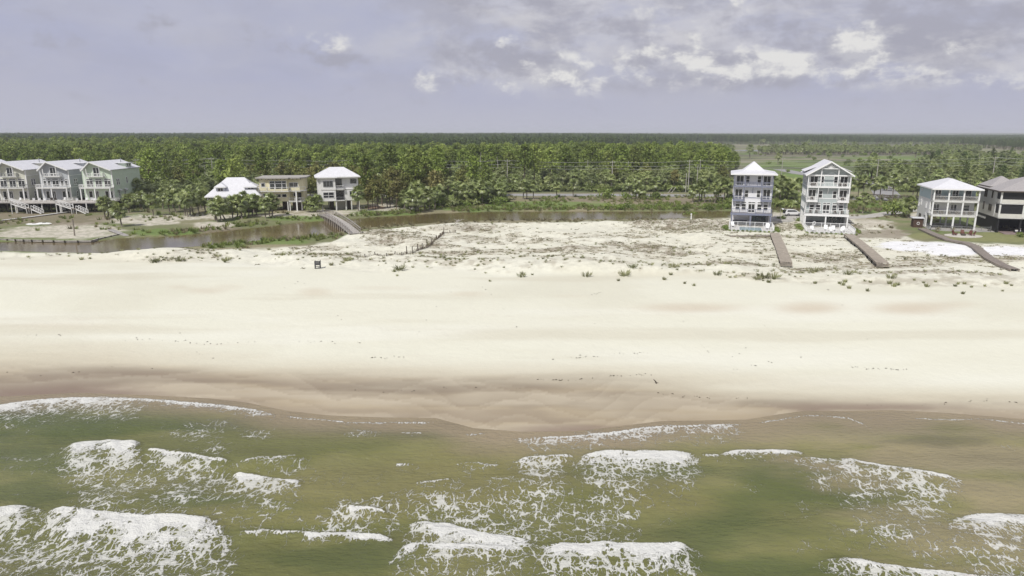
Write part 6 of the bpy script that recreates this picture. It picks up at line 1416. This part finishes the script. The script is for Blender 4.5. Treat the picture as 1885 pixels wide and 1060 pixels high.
x, y, z = on(1272, 405); o = thing('marker_post', 'white post with a round head by the dark shrub at the water edge', 'post', (x, y, z)); MB().box(-.12, .12, -.1, .1, 0, 1.2).build('post', M_white, o); m = MB(); m.tube([(0, 0, 1.2), (0, 0, 1.35), (0, 0, 1.6), (0, 0, 1.72)], [.1, .2, .2, .05], 8); m.build('head', M_white, o)
# driftwood by the creek clump and the dead tree by the fence
def branchy(name, label, cat, px, py, H_, seed, m_, lean=0.0):
    x, y, z = on(px, py); o = thing(name, label, cat, (x, y, z)); r = np.random.default_rng(seed)
    MB().tube([(0, 0, -.1), (lean * .5, 0, H_ * .4), (lean, 0, H_ * .7)], [.14, .1, .06], 6).build('trunk', m_, o); m = MB()
    for k in range(9):
        f = r.uniform(.2, .9); b = np.array([lean * f, 0, H_ * .7 * f]); e = b + np.array([r.normal() * 1.0 + lean * .5, r.normal() * .5, r.uniform(.2, .7) * H_ * .4]); mid = (b + e) / 2 + r.normal(size=3) * .12
        m.tube([b, mid, e], [.06, .045, .02], 4)
    m.build('branch', m_, o)
branchy('dead_tree', 'low bleached dead tree with bare forked branches at the head of the sand fence', 'dead tree', 836, 413, 1.8, 5, M_bleach, 1.2)
branchy('driftwood', 'white driftwood limb lying at the water edge under the dark palm clump', 'driftwood', 757, 396, 1.3, 9, M_bleach, .5)
branchy('driftwood', 'bleached snag lying in the marsh grass between the fence rail and the far thicket', 'driftwood', 1772, 316, 5, 12, M_bleach, 2)
x, y, z = on(1207, 706); o = thing('driftwood', 'short dark stick standing up from the wet sand near the water line', 'driftwood', (x, y, z)); m = MB(); m.tube([(.1, 0, -.1), (0, .02, .2), (-.22, .05, .42)], [.06, .07, .03], 6); m.build('stick', M_wdark, o); m = MB(); m.tube([(0, 0, .12), (.28, .1, .06)], [.04, .015], 5); m.build('twig', M_wdark, o)
# ------------------------------------------------------------------ sand fence
FP = [(672, 474), (690, 469), (712, 471.5), (727, 468), (740, 470), (749, 467.5), (759, 466), (768.5, 461.5), (777, 459), (786.5, 456), (795, 449), (803, 441.5), (810, 436), (817, 431), (828, 427), (838, 422)]
ps = [np.array(on(a, b)) for a, b in FP]; o = thing('sand_fence', 'old sand fence of leaning posts and slats half buried across the dunes', 'fence', tuple(ps[0])); post = MB().box(-.07, .07, -.07, .07, -.4, 1.5).mesh('post', M_wdark)
nt_ = MB(); r = np.random.default_rng(8)
for i, p_ in enumerate(ps):
    q = link(bpy.data.objects.new('post', post), o); q.location = tuple(p_ - ps[0]); q.rotation_euler = (r.normal() * .05, r.normal() * .05, 0); q.scale = (1, 1, r.uniform(.5, 1.15) if 5 <= i <= 13 else .4)
    if i:
        a, b = ps[i - 1] - ps[0], p_ - ps[0]; L_ = np.linalg.norm(b - a)
        for k in range(int(L_ / .14)):
            f = (k + r.uniform(0, .5)) * .14 / L_; c = a + (b - a) * f; hgt_ = r.uniform(.25, .8) * (1 if 5 <= i <= 13 else .5); nt_.bar(c + np.array([0, 0, -.1]), c + np.array([r.normal() * .06, r.normal() * .06, hgt_]), .05, .02)
nt_.build('slats', mat('fence_slat', (.14, .11, .08), .9, .3, 3), o)['kind'] = 'stuff'
# ------------------------------------------------------------------ lifeguard chair
x, y, z = on(585, 494); M_lg = mat('charcoal_timber', (.055, .055, .06), .7, .2); o = thing('beach_stand', 'small dark grey slatted wooden stand alone on the white sand', 'beach stand', (x, y, z), .15)
for a in (-.42, .42):
    for b in (-.35, .5): MB().box(a - .05, a + .05, b - .05, b + .05, -.05, 1.35).build('leg', M_lg, o)
for k in range(5): MB().box(-.46, .46, -.43, -.402, .72 + k * .14, .84 + k * .14).build('slat', M_lg, o)
for k in range(5): MB().box(.472, .5, -.38, .5, .72 + k * .14, .84 + k * .14).build('slat', M_lg, o)
for zz in (.05, .4): MB().box(-.46, .46, -.43, -.402, zz, zz + .1).build('rung', M_lg, o)
MB().box(-.46, .46, -.39, .54, .66, .7).build('seat', M_lg, o)
# ------------------------------------------------------------------ cars
M_car = mat('white_car_paint', (.75, .75, .75), .25, .03, spec=.6); M_tyre = mat('tyre_rubber', (.02, .02, .02), .8, .2); M_rim = mat('alloy', (.4, .4, .42), .3, .1, metal=.8)
def suv(x, y, z, rz, label, grp=None, openback=True):
    o = thing('parked_car', label, 'car', (x, y, z), rz, grp); pr = [(-2.3, .45), (-2.35, .95), (-2.25, 1.15), (-1.95, 1.7), (-1.3, 1.78), (.3, 1.76), (.75, 1.62), (1.35, 1.14), (2.15, 1.0), (2.4, .8), (2.4, .42)]
    m = MB(); a = [(p[0], -.88 + (.12 if p[1] > 1.3 else 0), p[1]) for p in pr]; b = [(p[0], .88 - (.12 if p[1] > 1.3 else 0), p[1]) for p in pr]; m.poly(a); m.poly(b[::-1])
    for i in range(len(pr)): j = (i + 1) % len(pr); m.poly([a[j], a[i], b[i], b[j]])
    m.build('body', M_car, o)
    for sy_ in (-1, 1):
        m = MB(); q = [(-1.85, 1.2), (-1.72, 1.62), (.25, 1.62), (.65, 1.5), (1.05, 1.2)]; pts_ = [(p[0], sy_ * (.90 - (p[1] - 1.2) * .26), p[1]) for p in q]; m.poly(pts_ if sy_ < 0 else pts_[::-1]); m.build('side_window', M_glass, o)
        for wx_ in (-1.45, 1.5):
            m = MB(); m.tube([(wx_, sy_ * .72, .36), (wx_, sy_ * .93, .36)], .37, 16); w_ = m.build('wheel', M_tyre, o); m = MB(); m.tube([(wx_, sy_ * .93, .36), (wx_, sy_ * .945, .36)], .22, 12); m.build('rim', M_rim, w_)
        MB().box(2.32, 2.42, min(sy_ * .5, sy_ * .82), max(sy_ * .5, sy_ * .82), .78, .92).build('headlight', M_glass2, o)
    m = MB(); m.poly([(.78, -.72, 1.6), (.78, .72, 1.6), (1.33, .8, 1.16), (1.33, -.8, 1.16)][::-1]); m.poly([(.795, -.72, 1.61), (1.345, -.8, 1.17), (1.345, .8, 1.17), (.795, .72, 1.61)]); m.build('windscreen', M_glass, o)
    if openback:
        m = MB(); m.bar((-1.9, 0, 1.78), (-2.75, 0, 2.0), 1.55, .08); m.bar((-2.75, 0, 1.98), (-2.95, 0, 1.75), 1.5, .07); m.build('tailgate', M_car, o); MB().box(-2.42, -2.2, -.72, .72, .75, 1.6).build('boot_opening', M_tyre, o)
    MB().box(-2.46, -2.36, -.8, .8, .45, .68).build('bumper', M_offw if not openback else M_car, o); MB().box(-2.0, 2.0, -.87, .87, .3, .44).build('sill', M_tyre, o)
    return o
x, y, z = on(1458.5, 397.2); suv(x, y, z + .06, .0, 'white estate car with its tailgate raised, parked beside the grey-green gabled house')
x, y, z = on(1563, 328.5); suv(x, y, z + .06, -.35, 'distant white car on the side road behind the grey-green house', None, False)
x, y, z = on(808, 361.5); suv(x, y, z + .06, .02, 'white vehicle glimpsed through the palms on the road', None, False)
# ------------------------------------------------------------------ utility poles and wires
PLS = [(255, 344, 12), (394, 344, 12.5), (540, 345, 12), (656, 345, 12), (778, 346, 12.2), (934, 347, 12), (1126, 350, 11.8), (1266.5, 352, 12.4)]
PL3 = []
def pole(px, q, H_, label, arms=1, thin=False):
    x, y, z = on(px, q); o = thing('utility_pole', label, 'utility pole', (x, y, z), 0, 'poles of the main power line' if not thin else 'slim poles beside the power line'); r_ = .17 if not thin else .13
    MB().tube([(0, 0, 0), (0, 0, H_)], [r_ * 1.2, r_ * .8], 8).build('shaft', M_pole, o)
    for k in range(arms): m = MB(); m.box(-1.0, 1.0, -.2, -.06, H_ - .9 - k * 1.3, H_ - .78 - k * 1.3); m.build('crossarm', M_pole, o)
    for a in (-.9, 0, .9): m = MB(); m.tube([(a, -.13, H_ - .77), (a, -.13, H_ - .5)], .07, 6); m.build('insulator', M_offw, o)
    return np.array([x, y, z])
for i, (a, b, h) in enumerate(PLS): PL3.append((pole(a, b, h, 'tall pale utility pole of the main line along the wood'), h))
for i, (a, b, h) in enumerate([(1612.5, 337, 11), (1824, 345, 13), (2010, 352, 13)]): PL3.append((pole(a, b, h, 'tall utility pole in the palms right of the road bend', 1), h))
for (a, b, h, l) in [(380, 345, 9.5, None), (1282, 353, 10.6, None), (1286.5, 345, 12, None), (1262, 354, 7.5, None), (942, 345, 11, None), (938, 344, 8, None), (1155, 345, 11, None), (1081, 344, 11.5, None), (1437, 338, 12, None), (860, 345, 11, None), (416, 345, 11, None)]:
    pole(a, b, h, 'slim bare pole standing just behind the main power line', 0, True)
o = thing('power_line', 'pale sagging wires strung across the whole width in front of the wood', 'power line', (0, 0, 0))
for (dx, dy, dz) in ((-.0, 0, -.4), (0, -.5, -1.9), (0, .3, -3.1), (0, .6, -.45)):
    m = MB()
    for i in range(len(PL3) - 1):
        (A, ha), (B_, hb_) = PL3[i], PL3[i + 1]; A = A + np.array([dx, dy, ha + dz]); B_ = B_ + np.array([dx, dy, hb_ + dz]); pp = [A + (B_ - A) * t_ - np.array([0, 0, 2.4 * t_ * (1 - t_)]) for t_ in np.linspace(0, 1, 9)]
        m.tube(pp, .035, 3, False)
    m.build('wire', M_wire, o)
# two guy-braced leaning props by the road
for a in (1230, 1236):
    x, y, z = on(a, 355); o = thing('guy_post', 'short pale brace leaning in the scrub behind the road', 'brace', (x, y, z), 0, 'pale braces behind the road'); MB().tube([(0, 0, 0), (1.6, 0, 2.2)], .1, 6).build('brace', M_bleach, o); MB().box(-.15, .15, -.15, .15, 0, .3).build('footing', M_conc, o)
# ------------------------------------------------------------------ guard rail on the right
pts = [np.array([*at(a, b, 1.5)]) for a, b in ((1592, 360.5), (1640, 363), (1700, 366), (1760, 369), (1830, 373))]
for side, lab in ((0, 'far steel guard rail along the road at right'), (1, 'near steel guard rail along the road at right')):
    off = np.array([0, -10.5]) * side; O = pts[0] + off; o = thing('guard_rail', lab, 'guard rail', (*O, 1.5)); m = MB()
    for i in range(len(pts) - 1): m.bar((*(pts[i] - pts[0]), .62), (*(pts[i + 1] - pts[0]), .62), .1, .42)
    m.build('beam', mat('rusty_rail', (.12, .1, .085), .6, .2), o)
    for i in range(len(pts) - 1):
        n_ = max(2, int(np.linalg.norm(pts[i + 1] - pts[i]) / 4))
        for k in range(n_): c = pts[i] - pts[0] + (pts[i + 1] - pts[i]) * k / n_; MB().box(c[0] - .1, c[0] + .1, c[1] + .1, c[1] + .25, -.1, .8).build('post', M_wdark, o)
# saplings by the parking apron
for (a, b, h) in ((1422, 400, 4.2), (1436, 402, 3.6)):
    x, y, z = on(a, b); o = thing('sapling', 'thin bare sapling standing on the parking apron', 'sapling', (x, y, z), a, 'saplings by the parking apron'); MB().tube([(0, 0, 0), (.1, 0, h * .6), (0, .1, h)], [.07, .05, .02], 6).build('trunk', M_pole, o); m = MB(); r = np.random.default_rng(int(a))
    for k in range(60): rq(m, np.array([r.normal() * .45, r.normal() * .45, h * r.uniform(.5, 1)]), .12, r)
    m.build('crown', F_bush, o)
# ------------------------------------------------------------------ sea air
hz = MB().box(-30000, 30000, -4500, 31500, -6, 45)
hm = bpy.data.materials.new('sea_air'); hm.use_nodes = True; t = hm.node_tree; t.nodes.clear()
o = nn(t, 'ShaderNodeOutputMaterial'); pv = nn(t, 'ShaderNodeVolumePrincipled'); pv.inputs['Color'].default_value = (0.9, 0.93, 1.0, 1); pv.inputs['Density'].default_value = 1.6e-4; pv.inputs['Anisotropy'].default_value = 0.0
lk(t, pv.outputs[0], o.inputs['Volume'])
tag(hz.build('haze', hm), kind='stuff')
